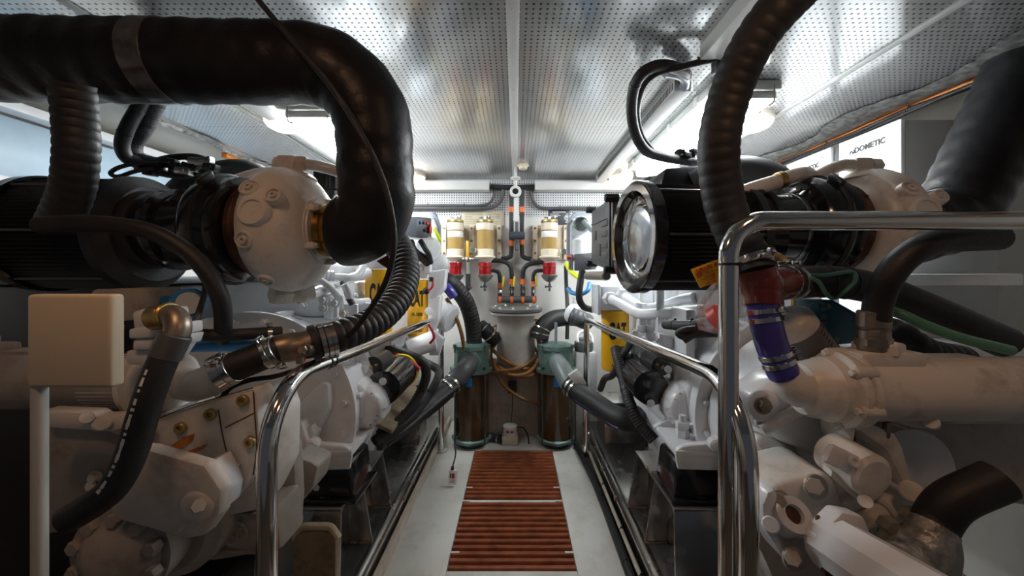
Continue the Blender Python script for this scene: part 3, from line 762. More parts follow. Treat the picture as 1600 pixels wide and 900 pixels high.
nut(t, c+V((0, -0.10, 0)), (0, -1, 0), 'bronze_green'); nut(t2, V((SR, 2.87, 0.655)), (0.1, -1, 0), 'bronze_green')
# elbows and hoses from the strainers
e = [V((SL, 2.85, 0.655)), V((SL, 2.72, 0.650)), at(700, 605, 2.62)]
t = thing('strainer_hose', 'black hose running from the grey elbow of the left strainer down along the left engine', 'hose', e[1])
obj('elbow', B().sweep(fillet(e, 0.085, 10), 0.066, 22), 'dark_grey_plastic', t)
d = fillet(e, 0.085, 10)
q = [at(712, 596, 2.66), at(694, 612, 2.58), at(660, 640, 2.42), at(620, 668, 2.25), at(585, 690, 2.1)]
obj('hose_wall', B().tube(q, 0.066, 20), 'black_hose', t)
for f in (0.3, 0.75):
    p = V(q[0]).lerp(V(q[1]), f); clamp(t, p, V(q[1])-V(q[0]), 0.068, 0.016)
e = [V((SR, 2.85, 0.655)), V((SR+0.01, 2.70, 0.65)), at(893, 606, 2.55)]
t = thing('strainer_hose', 'black hose with violet stripe leaving the right strainer through a green-grey elbow', 'hose', e[1])
obj('elbow', B().sweep(fillet(e, 0.09, 10), 0.066, 22), 'grey_green_pvc', t)
q = [at(888, 600, 2.57), at(905, 614, 2.50), at(935, 634, 2.38), at(960, 650, 2.28), at(978, 656, 2.24), at(992, 650, 2.4)]
obj('hose_wall', B().tube(q, 0.066, 20), 'black_hose', t)
st = crom(q, 10); u = [p+V((-0.030, -0.052, -0.031)) for p in st[8:36]]
obj('stripe', B().sweep(u, 0.006, 6), 'silicone_blue', t, 'violet stripe')
for f in (0.25, 0.6):
    p = V(q[0]).lerp(V(q[1]), f); clamp(t, p, V(q[1])-V(q[0]), 0.068, 0.016)
obj('hose_bracket', B().obox(at(902, 592, 2.50), (0.07, 0.03, 0.11), Matrix.Rotation(-0.6, 3, 'Y'), 0.004), 'white_print', None, 'white plastic bracket on top of the right strainer hose', 'bracket')
# ribbed suction hose climbing from the left strainer
q = [at(741, 545, 2.99), at(740, 520, 2.97), at(736, 495, 2.92), at(727, 470, 2.85), at(712, 450, 2.78), at(700, 440, 2.74), at(690, 436, 2.75)]
t = thing('suction_hose', 'ribbed black hose rising from the left strainer to the left engine', 'hose', q[0])
obj('hose_wall', B().ribbed(q, 0.062, 0.030, 0.07, 20), 'black_hose', t)
line('blue_hose', 'short blue hose at the top end of the ribbed strainer hose', 'hose', [at(696, 447, 2.66), at(703, 455, 2.66), at(709, 464, 2.67)], 0.034, 'silicone_blue')
# black pipes behind the tank
t = line('exhaust_elbow', 'black bent pipe with two bands to the right of the tank', 'pipe', [at(843, 530, 3.0), at(848, 512, 3.02), at(862, 500, 3.06), at(880, 496, 3.1), at(900, 496, 3.1)], 0.07, 'black_rubber', clamps=(0.12, 0.2))
line('exhaust_elbow', 'black pipe with steel bands to the left of the tank', 'pipe', [at(750, 510, 3.05), at(762, 520, 3.02), at(775, 533, 3.05)], 0.06, 'black_rubber', clamps=(0.35, 0.6))
line('blue_rod', 'upright blue rod behind the right strainer', 'rod', [at(868.5, 504, 2.95), at(868.5, 525, 2.95), at(868.5, 541, 2.95)], 0.011, 'blue_grey_paint')
# bilge pump, float switch
c = V((at(797, 690, 2.95).x, 2.98, 0.0))
t = thing('bilge_pump', 'small white bilge pump on the floor between the strainers', 'pump', c)
obj('motor', B().lathe(c+V((0, 0, 0.07)), (0, 0, 1), [(0, 0.055), (0.05, 0.053), (0.054, 0.057), (0.066, 0.055), (0.070, 0.045)], 28), 'white_print', t)
obj('strainer_base', B().box(c.x-0.062, c.x+0.062, c.y-0.055, c.y+0.055, 0.0, 0.068, 0.012), 'cream_cap', t)
b = B()
for k in range(2):
    vs = []
    for i in range(5):
        a = -PI/2-0.55+0.62*k+0.11*i
        for z in (0.095, 0.112): vs.append(V((c.x+0.0557*math.cos(a), c.y+0.0557*math.sin(a), z)))
    b._faces(vs, [[2*i, 2*i+2, 2*i+3, 2*i+1] for i in range(4)])
obj('label_print', b, 'red_print', t)
line('pump_wire', 'black wire looping from the bilge pump down to the right', 'cable', [c+V((0.05, 0, 0.12)), c+V((0.10, -0.01, 0.12)), c+V((0.135, -0.02, 0.07)), c+V((0.145, -0.03, 0.004))], 0.005, 'black_rubber')
line('bilge_hose', 'black discharge hose lying behind the left strainer base', 'hose', [c+V((-0.06, 0, 0.03)), c+V((-0.14, 0.02, 0.035)), c+V((-0.24, 0.05, 0.05)), c+V((-0.40, 0.06, 0.06))], 0.030, 'black_hose', clamps=(0.12,))
b = B()
c = at(707, 745, 2.36)
t = thing('float_switch', 'small white labelled switch hanging on a black wire above the left floor strip', 'switch', c)
obj('case', B().obox(c, (0.052, 0.026, 0.092), Matrix.Rotation(0.08, 3, 'Y'), 0.010), 'white_print', t)
b = B(); b.obox(c+V((0.006, -0.0135, 0.012)), (0.016, 0.001, 0.030), None); obj('label_mark', b, 'red_print', t)
b = B(); b.obox(c+V((-0.010, -0.0135, 0.012)), (0.008, 0.001, 0.028), None)
for k in range(3): b.obox(c+V((0.0, -0.0135, -0.012-0.007*k)), (0.028, 0.001, 0.002), None)
obj('label_text', b, 'slate_plastic', t)
b = B(); b.cyl(c+V((0, 0, 0.044)), c+V((0, 0, 0.062)), 0.010, 12)
obj('cable_gland', b, 'black_plastic', t)
b = B(); b.tube([c+V((0, 0, 0.06)), c+V((0.012, 0.05, 0.12)), c+V((-0.006, 0.12, 0.16)), c+V((0.02, 0.2, 0.20)), c+V((0.0, 0.3, 0.24))], 0.0045, 8)
obj('wire', b, 'black_rubber', t)
# ------------------------------------------------------------------ handrails
def rail(name, label, pts, r, rad, feet=(), ties=()):
    t = thing(name, label, 'handrail', pts[0])
    obj('tube', B().sweep(fillet(pts, rad, 14), r, 24), 'chrome', t)
    for p in feet:
        p = V(p); b = B().lathe(p, (0, 0, 1), [(0, 0.045), (0.008, 0.045), (0.012, r+0.004)], 24); obj('foot_flange', b, 'brushed_steel', t)
    for p, d in ties: tiewrap(t, p, d, r, (0.3, -0.4, 1))
    return t
rail('handrail', 'chromed handrail along the left engine, curving down to a post beside the walkway',
     [(-0.551, 0.85, -0.04), (-0.551, 0.85, 1.055), (-0.553, 2.84, 0.995), (-0.553, 2.84, 0.0)], 0.0205, [0.16, 0.05], [(-0.553, 2.84, 0.0)],
     [((-0.551, 1.115, 1.047), (0, 1, 0)), ((-0.551, 1.145, 1.046), (0, 1, 0))])
rail('handrail', 'chromed handrail along the right engine, sloping away to the bulkhead',
     [(0.502, 0.83, -0.04), (0.502, 0.83, 1.055), (0.500, 2.72, 0.985), (0.500, 2.72, 0.0)], 0.0205, [0.17, 0.04], [(0.500, 2.72, 0.0)])
rail('handrail', 'tall chromed rail at the right that turns level in front of the right turbocharger',
     [(0.487, 0.88, -0.04), (0.487, 0.88, 1.425), (1.9, 0.88, 1.425), (1.9, 0.88, -0.04)], 0.0215, [0.085, 0.085], [],
     [((0.487, 0.88, 1.325), (0, 0, 1))])

# ------------------------------------------------------------------ stainless engine beds
def bed(s, x0, label):
    """s = +1 right, -1 left; x0 = inner edge"""
    t = thing('engine_bed', label, 'engine bed', (s*(x0+0.1), 1.6, -0.05))
    X = lambda d: s*(x0+d)
    obj('edge_tube', B().cyl((X(0), 0.3, 0.165), (X(0), 3.05, 0.165), 0.026, 20), 'steel_plate', t)
    b = B(); b.prism([(X(0.0), 0.3, 0.185), (X(0.0), 0.3, 0.155), (X(0.5), 0.3, 0.155), (X(0.5), 0.3, 0.185)], (0, 2.75, 0), 0.003)
    obj('deck_plate', b, 'steel_plate', t)
    obj('side_web', B().prism([(X(0.012), 0.3, 0.15), (X(0.024), 0.3, 0.15), (X(0.05), 0.3, -0.29), (X(0.038), 0.3, -0.29)], (0, 2.75, 0)), 'steel_plate', t)
    # pedestal: bent top and front plates with gussets
    b = B()
    b.prism([(X(0.045), 1.40, 0.452), (X(0.35), 1.40, 0.452), (X(0.35), 1.86, 0.452), (X(0.045), 1.86, 0.452)], (0, 0, -0.010), 0.003)
    b.prism([(X(0.045), 1.40, 0.445), (X(0.35), 1.40, 0.445), (X(0.35), 1.375, 0.18), (X(0.040), 1.375, 0.18)], (0, 0.010, 0), 0.003)
    b.sweep([(X(0.045), 1.408, 0.444), (X(0.35), 1.408, 0.444)], 0.010, 12)
    obj('pedestal', b, 'steel_plate', t)
    obj('back_plate', B().prism([(X(0.11), 1.42, 0.442), (X(0.11), 1.86, 0.442), (X(0.10), 1.86, 0.18), (X(0.10), 1.42, 0.18)], (s*0.01, 0, 0)), 'steel_plate', t)
    for y in (1.60, 1.845):
        obj('gusset', B().prism([(X(0.048), y, 0.442), (X(0.11), y, 0.442), (X(0.10), y, 0.186), (X(0.006), y, 0.186)], (0, 0.010, 0), 0.002), 'steel_plate', t)
    b = B()
    rr = random.Random(4)
    for y in (1.60, 1.845):
        for i in range(14): b.ball((X(0.010+0.0065*i), y-0.003+0.003*rr.random(), 0.187), 0.0045+0.001*rr.random(), n=8)
    obj('weld_bead', b, 'old_steel', t)
    # far second pedestal
    b = B(); b.prism([(X(0.06), 2.55, 0.452), (X(0.35), 2.55, 0.452), (X(0.35), 2.80, 0.452), (X(0.06), 2.80, 0.452)], (0, 0, -0.28), 0.004)
    obj('far_pedestal', b, 'steel_plate', t)
    for y in (1.95, 2.25): 
        b = B(); b.bolt((X(-0.02), y, 0.165), (-s, 0, 0), 0.012, 0.01); obj('bolt', b, 'old_steel', t)
    return t
bed(-1, 0.592, 'polished steel engine bed under the left engine, with gusseted pedestal')
bed(1, 0.532, 'polished steel engine bed under the right engine, with gusseted pedestal')
line('floor_hose', 'dark grey hose lying along the right edge of the white floor strip', 'hose', [(0.452, 2.9, 0.024), (0.462, 2.75, 0.022), (0.488, 2.3, 0.021), (0.488, 1.6, 0.021), (0.486, 0.9, 0.021)], 0.020, 'black_rubber', ties=(0.35, 0.6))
line('floor_pipe', 'thin pale pipe beside the dark hose along the right engine bed', 'pipe', [(0.522, 2.9, 0.05), (0.522, 2.3, 0.04), (0.522, 1.5, 0.04), (0.520, 0.9, 0.04)], 0.010, 'grimy_wall', ties=(0.3, 0.5, 0.65))
t = thing('wooden_block', 'weathered wooden block with a cream padded top in front of the left engine bed pedestal', 'block', (-0.70, 1.30, 0.0))
b = B(); pts = []
for i in range(13):
    a = PI*i/12; pts.append((-0.690+0.072*math.cos(a), 1.315, 0.395+0.025*math.sin(a)))
pts = [(-0.615, 1.315, -0.28)] + pts[0:] + [(-0.785, 1.315, -0.28)]
b.prism(pts, (0, 0.035, 0), 0.004); obj('block', b, 'wood_block', t)
b = B(); b.sweep(fillet([(-0.764, 1.330, 0.390), (-0.745, 1.330, 0.430), (-0.64, 1.330, 0.430), (-0.615, 1.330, 0.390)], 0.03), 0.013, 10); obj('padded_edge', b, 'foam_edge', t, 'cream padded edge')

# ------------------------------------------------------------------ engines
def bell_housing(par, cx, y0=1.44):
    cz = 0.765
    b = B().lathe((cx, y0, cz), (0, 1, 0), [(0, 0.33), (0, 0.391), (0.004, 0.397), (0.022, 0.397), (0.026, 0.380), (0.20, 0.372), (0.215, 0.40), (0.25, 0.40)], 72)
    h = obj('flywheel_housing', b, 'white_paint', par)
    b = B()
    for k in range(20):
        a = 2*PI*(k+0.5)/20; b.bolt((cx+0.363*math.cos(a), y0-0.001, cz+0.363*math.sin(a)), (0, -1, 0), 0.012, 0.011)
    pieces('flange_bolt', b, 'white_paint', h)
    b = B()
    for k in range(10):
        a = 2*PI*(k+0.25)/10; p = V((cx+0.370*math.cos(a), y0+0.09, cz+0.370*math.sin(a)))
        R = Matrix.Rotation(-a, 3, 'Y'); b.obox(p+V((0.01*math.cos(a), 0.03, 0.01*math.sin(a))), (0.03, 0.11, 0.02), R, 0.006)
    pieces('rib', b, 'white_paint', h)
    b = B()
    for k in range(9):
        a = 2*PI*(k+0.8)/9; b.lathe((cx+0.3735*math.cos(a), y0+0.12, cz+0.3735*math.sin(a)), (math.cos(a), 0, math.sin(a)), [(0, 0.014), (0.002, 0.014)], 12)
    pieces('inspection_hole', b, 'black_plastic', h)
    return h
def mount(par, s, xi):
    """engine foot on its rubber mount; s = side of the walkway seen from the engine, xi = inner edge |x|"""
    X = lambda d: s*(xi+d)
    m = B(); m.prism([(X(0), 1.38, 0.645), (X(0.22), 1.36, 0.645), (X(0.22), 1.66, 0.645), (X(0.012), 1.63, 0.645)], (0, 0, 0.024), 0.006)
    for y in (1.385, 1.60):
        m.prism([(X(0.005), y, 0.668), (X(0.035), y, 0.685), (X(0.14), y-0.012, 0.700 if y < 1.5 else 0.735), (X(0.22), y-0.015, 0.710 if y < 1.5 else 0.745), (X(0.22), y-0.015, 0.660), (X(0.005), y, 0.655)], (0, 0.030, 0), 0.007)
    m.prism([(X(0.13), 1.36, 0.66), (X(0.25), 1.36, 0.66), (X(0.25), 1.36, 0.78), (X(0.17), 1.36, 0.78)], (0, 0.28, 0), 0.010)
    m.prism([(X(0.01), 1.384, 0.60), (X(0.22), 1.37, 0.60), (X(0.22), 1.37, 0.648), (X(0.0), 1.38, 0.648)], (0, 0.014, 0), 0.003)
    o = obj('mount_bracket', m, 'white_paint', par)
    b = B(); p = V((X(0.075), 1.50, 0.669)); b.hexa(p, p+V((0, 0, 0.032)), 0.026); b.hexa(p+V((0, 0, 0.034)), p+V((0, 0, 0.060)), 0.026); b.cyl(p, p+V((0, 0, 0.085)), 0.013, 14)
    obj('mount_bolt', b, 'white_paint', o)
    b = B(); b.cyl((X(0.13), 1.345, 0.70), (X(0.13), 1.385, 0.70), 0.022, 16, 0.006); obj('side_bolt', b, 'white_paint', o)
    b = B(); b.prism([(X(0.01), 1.43, 0.455), (X(0.20), 1.43, 0.455), (X(0.19), 1.43, 0.60), (X(0.03), 1.43, 0.60)], (0, 0.19, 0), 0.018, 3)
    b.prism([(X(-0.0), 1.415, 0.452), (X(0.21), 1.415, 0.452), (X(0.21), 1.415, 0.470), (X(-0.0), 1.415, 0.470)], (0, 0.22, 0), 0.005)
    b.cyl((X(0.1), 1.52, 0.59), (X(0.1), 1.52, 0.64), 0.06, 20); b.torus((X(0.12), 1.47, 0.466), (0, 0, 1), 0.035, 0.012, 24, 8)
    obj('rubber_mount', b, 'black_gloss', par)
def starter(par, s, xi, d0=0.06):
    X = lambda d: s*(xi+d)
    st = obj('starter_motor', B().lathe((X(0.005), 1.64, 0.815), (s*0.03, 1, 0.0), [(0, 0.055), (0.006, 0.074), (0.05, 0.078), (0.30, 0.078), (0.31, 0.082), (0.345, 0.082), (0.355, 0.070), (0.365, 0.03)], 32), 'black_gloss', par)
    b = B(); b.lathe((X(0.055), 1.66, 0.905), (0, 1, 0), [(0, 0.03), (0.004, 0.042), (0.16, 0.042), (0.165, 0.036), (0.18, 0.02)], 24)
    obj('solenoid', b, 'black_plastic', st)
    b = B(); b.cyl((X(0.055), 1.645, 0.905), (X(0.055), 1.66, 0.905), 0.008, 12); b.cyl((X(0.035), 1.645, 0.915), (X(0.035), 1.66, 0.915), 0.005, 8)
    obj('terminal', b, 'brass', st)
    # nose housing bulging from the flywheel housing
    b = B(); pr = []
    for i in range(16):
        a = 2*PI*i/16; pr.append((X(d0)+s*0.088*math.cos(a), 1.545, 0.745+0.105*math.sin(a)*(1.0 if math.sin(a) > 0 else 0.75)))
    b.prism(pr, (0, 0.15, 0), 0.035, 4)
    b.prism([(X(d0-0.02), 1.53, 0.85), (X(0.22), 1.53, 0.95), (X(0.22), 1.53, 0.72), (X(d0-0.02), 1.53, 0.72)], (0, 0.16, 0), 0.02, 3)
    for a in (0.5, 1.6, 3.6): b.bolt((X(0.075)+0.085*math.cos(a), 1.632, 0.80+0.1*math.sin(a)), (0, 1, 0), 0.012, 0.01)
    obj('starter_housing', b, 'white_paint', par)
    return st
def engine_core(par, cx, s):
    """block, heads and covers; s: side of the walkway (-1 = engine left of it)"""
    inn = cx-s*0.24; out = cx+s*0.34
    b = B(); x0, x1 = sorted((inn, out))
    b.box(x0, x1, 1.56, 2.95, 0.50, 1.12, 0.03)
    b.box(x0+0.02, x1-0.02, 1.60, 2.90, 0.30, 0.52, 0.03)
    for i in range(5): 
        y = 1.66+0.27*i; b.box(inn-s*0.012-0.012, inn-s*0.012+0.012, y, y+0.03, 0.56, 1.06, 0.006)
    obj('cylinder_block', b, 'white_paint', par)
    for i in range(4):
        y = 1.62+0.33*i
        b = B(); b.box(x0+0.03, x1-0.06, y, y+0.31, 1.12, 1.27, 0.02); b.box(x0+0.05, x1-0.10, y+0.015, y+0.295, 1.27, 1.37, 0.035, 3)
        h = obj('cylinder_head', b, 'white_paint', par)
        b = B()
        for k in range(4): b.bolt((x0+0.05 if s > 0 else x1-0.05, y+0.04+0.075*k, 1.20), (-s, 0, 0), 0.011, 0.010)
        for k in range(2): b.bolt(((x0+x1)/2-0.02, y+0.08+0.15*k, 1.37), (0, 0, 1), 0.014, 0.012)
        pieces('head_bolt', b, 'white_paint', h)
def cat_filter(par, x, y, z0, z1, r, ang, upper=True):
    """yellow spin-on filter; ang = direction its lettering faces"""
    f = obj('oil_filter', B().lathe((x, y, z0), (0, 0, 1), [(0, r*0.82), (0.006, r*0.94), (0.02, r), (z1-z0-0.03, r), (z1-z0-0.024, r*1.025), (z1-z0-0.006, r*1.025), (z1-z0, r*0.95)], 48), 'yellow_paint', par, 'yellow spin-on filter')
    fx, fy = math.sin(ang), -math.cos(ang); rt = (math.cos(ang), math.sin(ang), 0)
    H = z1-z0
    p = V((x+fx*r, y+fy*r, z0+H*0.66))
    text('CAT', 0.36*H, 'black_print', 'lettering', f, p, rt, (0, 0, 1), 0.016*H, bend=r, width=1.34*r)
    b = B(); R = r+0.0036; w = 0.30*r
    a0 = 0.02
    tri = [(-w, -0.15*H), (w, -0.15*H), (0, -0.035*H)]
    vs = []
    for u, v in tri:
        a = u/R; vs.append(V((x+fx*R*math.cos(a)+rt[0]*R*math.sin(a), y+fy*R*math.cos(a)+rt[1]*R*math.sin(a), z0+H*0.66+v)))
    b._faces(vs, [[0, 1, 2]]); obj('emblem', b, 'yellow_paint', f)
    text('1R-1808', 0.085*H, 'black_print', 'lettering', f, V((x+fx*r, y+fy*r, z0+H*0.40)), rt, (0, 0, 1), 0.0006, bend=r, width=0.9*r)
    text('Advanced', 0.06*H, 'black_print', 'lettering', f, V((x+fx*r, y+fy*r, z0+H*0.12)), rt, (0, 0, 1), 0.0004, bend=r, width=0.9*r)
    return f
def pipe(name, par, pts, r, m='white_paint', k=10, rib=None, n=14, taper=None):
    b = B()
    if rib: b.ribbed([V(p) for p in pts], r, rib[0], rib[1], n)
    else: b.tube([V(p) for p in pts], r, n, k, taper)
    return obj(name, b, m, par)
def turbo(par, xr, Y, z, ang=0.0):
    """water-jacketed turbocharger on a transverse axis; xr = x of the jacket rim"""
    t = thing('turbocharger', None, None, (xr, Y, z)); t.parent = par; t.location = V((xr, Y, z))-WORLD[par]
    D = (1, 0, 0); o = V((xr, Y, z))
    b = B().lathe(o, D, [(-0.035, 0.10), (-0.030, 0.170), (-0.022, 0.182), (-0.004, 0.190), (0.0, 0.198), (0.016, 0.206), (0.045, 0.208), (0.075, 0.200), (0.105, 0.180), (0.128, 0.152), (0.136, 0.124), (0.142, 0.108), (0.150, 0.106), (0.153, 0.088)], 64)
    # bosses, plugs and the riser pad
    for tt, hz, rr, deep in ((0.048, 0.030, 0.036, 0), (0.022, -0.048, 0.022, 1), (0.022, 0.100, 0.024, 1), (0.035, -0.160, 0.020, 1), (0.10, 0.075, 0.020, 1)):
        # a boss on the side facing the walkway's near end: tt along the axis, hz above it
        dz = hz/0.2; dy = -math.sqrt(1-dz*dz)
        p = o+V((tt, dy*0.190, dz*0.190)); d = V((0.9*(tt-0.045), dy, dz)).normalized()
        b.lathe(p, d, [(0, rr*1.3), (0.016, rr*1.22), (0.023, rr*1.1), (0.023, rr*0.92), (0.017, rr*0.88), (0.017, rr*0.5), (0.017 if not deep else 0.027, rr*0.48), (0.017 if not deep else 0.027, 0.22*rr), (0.018, 0.2*rr), (0.018, 0.001)], 24)
    b.lathe(o+V((0.035, 0.0, 0.175)), (0, 0, 1), [(0, 0.085), (0.014, 0.070), (0.022, 0.045), (0.028, 0.034), (0.034, 0.032)], 28)
    b.torus(o+V((0.138, 0, 0)), D, 0.108, 0.007, 40, 8)
    j = obj('turbine_jacket', b, 'cream_paint', t)
    p = o+V((0.035, 0, 0.204))
    b = B(); b.obox(p+V((-0.005, 0, 0.022)), (0.062, 0.046, 0.050), None, 0.010); b.hexa(p+V((0.026, 0, 0.020)), p+V((0.062, 0, 0.018)), 0.027); b.hexa(p+V((-0.036, 0, 0.022)), p+V((-0.05, 0, 0.022)), 0.022)
    obj('elbow_fitting', b, 'cream_paint', t)
    b = B()
    for dy, dz in ((-0.085, 0.062), (0.03, 0.10), (0.03, -0.105), (-0.088, -0.058)):
        b.obox(o+V((0.143, dy, dz)), (0.045, 0.022, 0.022), None, 0.006); b.bolt(o+V((0.165, dy, dz)), (1, 0, 0), 0.008, 0.008)
    pieces('outlet_lug', b, 'cream_paint', t)
    b = B().lathe(o+V((0.150, 0, 0)), D, [(0, 0.088), (0.02, 0.086), (0.03, 0.092), (0.045, 0.094), (0.055, 0.086), (0.085, 0.087), (0.088, 0.080)], 40)
    obj('outlet_flange', b, 'burnt_gold', t, 'heat-tinted metal outlet')
    b = B().lathe(o+V((-0.09, 0, 0)), D, [(0, 0.12), (0.01, 0.15), (0.03, 0.158), (0.045, 0.145), (0.06, 0.12)], 40)
    for k in range(10):
        a = 2*PI*k/10; b.bolt(o+V((-0.062, 0.148*math.cos(a), 0.148*math.sin(a))), (-1, 0, 0), 0.009, 0.008)
    obj('bearing_housing', b, 'rusty_iron', t, 'rust-brown bearing housing')
    b = B().lathe(o+V((-0.40, 0, 0)), D, [(0, 0.118), (0.012, 0.124), (0.05, 0.126), (0.055, 0.136), (0.075, 0.136), (0.08, 0.122), (0.18, 0.124), (0.185, 0.132), (0.19, 0.165), (0.21, 0.178), (0.25, 0.180), (0.272, 0.172), (0.28, 0.176), (0.30, 0.174), (0.31, 0.15), (0.318, 0.10)], 56)
    obj('compressor_housing', b, 'black_gloss', t)
    b = B().lathe(o+V((-0.245, 0, 0)), D, [(0, 0.123), (0.001, 0.1265), (0.015, 0.1265), (0.016, 0.123)], 48); b.obox(o+V((-0.237, -0.05, 0.128)), (0.02, 0.04, 0.02), None, 0.004)
    obj('band_clamp', b, 'clamp_steel', t)
    b = B().lathe(o+V((-0.16, 0, 0)), D, [(0, 0.182), (0.002, 0.186), (0.010, 0.186), (0.012, 0.182)], 48); b.obox(o+V((-0.154, -0.12, 0.145)), (0.018, 0.06, 0.022), Matrix.Rotation(0.7, 3, 'X'), 0.003)
    obj('vee_band', b, 'black_plastic', t)
    # rubber inlet hump and reducer to the filter
    b = B().lathe(o+V((-0.535, 0, 0)), D, [(0, 0.150), (0.012, 0.158), (0.05, 0.158), (0.07, 0.150), (0.10, 0.132), (0.125, 0.130), (0.135, 0.126)], 48)
    obj('inlet_hump', b, 'black_rubber', t)
    return t
def air_filter(label, xl, Y, z, L=0.33, R=0.19, turn=0.0):
    t = thing('air_filter', label, 'air filter', (xl, Y, z-R)); t.rotation_euler.z = turn
    D = V((1, 0, 0)); o = V((xl, Y, z))
    # recessed end cap with a flat rim
    obj('end_cap', B().lathe(o, D, [(0.030, 0.001), (0.030, 0.10), (0.026, 0.112), (0.032, 0.120), (0.028, 0.142), (0.020, 0.150), (0.006, 0.156), (0.0, 0.163), (0.0, R), (0.004, R+0.004)], 72, caps=False), 'dark_chrome', t, 'shiny rim and recess')
    obj('cap_band', B().lathe(o, D, [(0.003, R), (0.006, R+0.006), (0.040, R+0.006), (0.046, R)], 72, caps=False), 'black_gloss', t)
    obj('cap_face', B().lathe(o+D*0.024, D, [(0, 0.001), (0.0, 0.085), (0.003, 0.10), (0.005, 0.11)], 56, caps=False), 'frost_disc', t, 'scuffed grey centre of the end cap')
    n = 84; vs = []; fs = []
    for i in range(2*n):
        a = PI*i/n; rr = R-0.004 if i % 2 else R-0.015
        for x in (0.046, L): vs.append(o+V((x, rr*math.cos(a), rr*math.sin(a))))
    m = 2*n
    for i in range(m): fs.append([2*i, 2*((i+1) % m), 2*((i+1) % m)+1, 2*i+1])
    b = B(); b._faces(vs, fs); obj('pleated_element', b, 'black_rubber', t)
    b = B()
    for k in range(7):
        a = 2*PI*k/7+0.48; b.cyl(o+V((0.046, (R-0.002)*math.cos(a), (R-0.002)*math.sin(a))), o+V((L, (R-0.002)*math.cos(a), (R-0.002)*math.sin(a))), 0.0045, 8)
    pieces('seam', b, 'dark_grey_plastic', t)
    obj('mouth_ring', B().lathe(o+D*L, D, [(0, R-0.01), (0.002, R+0.004), (0.03, R+0.002), (0.05, R-0.02), (0.06, 0.16)], 56), 'black_rubber', t)
    return t

# ---- left engine
EL = thing('marine_engine', 'white diesel engine at the left of the walkway with yellow filters', 'engine', (-0.95, 2.2, 0.2))
bell_housing(EL, -0.999); engine_core(EL, -0.98, -1); mount(EL, -1, 0.590); starter(EL, -1, 0.565)
TL = turbo(EL, -0.80, 1.30, 1.452)
cat_filter(EL, at(592, 470, 2.0).x, 2.0, at(590, 535, 2.0).z, at(590, 421, 2.0).z, 0.068, 0.30)
cat_filter(EL, at(655, 480, 2.55).x-0.005, 2.55, at(655, 525, 2.55).z, at(655, 437, 2.55).z, 0.075, 0.10)
obj('starter_ring', B().lathe((-0.579, 1.935, 0.815), (0, 1, 0), [(0, 0.078), (0.002, 0.0845), (0.03, 0.0845), (0.032, 0.078)], 32), 'yellow_plastic', EL, 'yellow ring on the starter motor')
b = B(); 
for px, py in ((590, 418), (655, 434)):
    Yf = 2.0 if px < 600 else 2.55; c = at(px, py, Yf); b.box(c.x-0.10, c.x+0.075, Yf-0.08, Yf+0.08, c.z-0.006, c.z+0.075, 0.014)
pieces('filter_head', b, 'white_paint', EL)
# inboard side cover panel and its bolts
pA = at(602, 498, 1.95); 
b = B(); b.box(-0.715, -0.69, 1.84, 2.46, 0.86, 1.13, 0.012); b.box(-0.725, -0.68, 2.10, 2.13, 0.84, 1.15, 0.006)
for y in (1.88, 2.08, 2.16, 2.42):
    for z in (0.90, 1.09): b.bolt((-0.69, y, z), (1, 0, 0), 0.012, 0.010)
pieces('side_cover', b, 'white_paint', EL)
b = B(); b.box(-0.72, -0.70, 1.60, 1.78, 0.72, 1.15, 0.01); b.box(-0.74, -0.66, 1.60, 1.62, 0.70, 1.18, 0.008)
for z in (0.78, 0.95, 1.10): b.lathe((-0.70, 1.60, z), (0, -1, 0), [(0, 0.016), (0.003, 0.016)], 12)
obj('adapter_plate', b, 'white_paint', EL)
# pipework under the turbocharger
pipe('oil_pipe', EL, [at(470, 425, 1.42), at(492, 434, 1.45), at(515, 448, 1.5), at(530, 468, 1.55), at(533, 485, 1.55), at(529, 502, 1.55)], 0.013)
pipe('coolant_pipe', EL, [at(465, 466, 1.40), at(490, 458, 1.46), at(520, 446, 1.6), at(545, 436, 1.75), at(575, 425, 1.9)], 0.022)
pipe('oil_pipe', EL, [at(490, 458, 1.5), at(508, 464, 1.55), at(524, 463, 1.6), at(532, 470, 1.62)], 0.012)
pipe('coolant_pipe', EL, [at(520, 433, 1.62), at(545, 434, 1.66), at(558, 430, 1.7), at(566, 418, 1.75), at(570, 405, 1.8)], 0.017)
pipe('coupling', EL, [at(505, 432, 1.60), at(514, 433, 1.61), at(523, 433, 1.62)], 0.030, 'white_paint', rib=(0.016, 0.12))
pipe('oil_pipe', EL, [at(538, 444, 1.55), at(544, 455, 1.56), at(547, 468, 1.58), at(555, 472, 1.65), at(575, 470, 1.8)], 0.015)
pipe('lube_hose', EL, [at(536, 442, 1.6), at(541, 452, 1.58), at(545, 465, 1.57), at(551, 476, 1.57)], 0.013, 'slate_plastic')
b = B(); p = at(452, 460, 1.36); b.hexa(p, p+V((-0.03, -0.05, 0)), 0.036); b.cyl(p+V((0.06, 0.05, 0.01)), p, 0.030, 16); b.cyl(p+V((0.04, 0.03, 0.008)), p+V((0.025, 0.02, 0.006)), 0.036, 16)
obj('union_fitting', b, 'cream_paint', EL)
b = B()
b.pprism([(500, 462), (517, 468), (517, 500), (506, 497), (502, 480)], 1.56, 1.60, 0.004)
b.pprism([(520, 468), (527, 470), (527, 500), (520, 497)], 1.52, 1.56, 0.003)
b.pprism([(545, 470), (580, 474), (580, 500), (548, 497)], 1.72, 1.75, 0.006)
for px, py in ((505, 469), (505, 481), (524, 474), (537, 490), (473, 479)): b.bolt(at(px, py, 1.5), (0.1, -1, 0.1), 0.013, 0.016)
for px, py in ((526, 502), (530, 506)): b.hexa(at(px, py, 1.52), at(px, py-6, 1.52), 0.016)
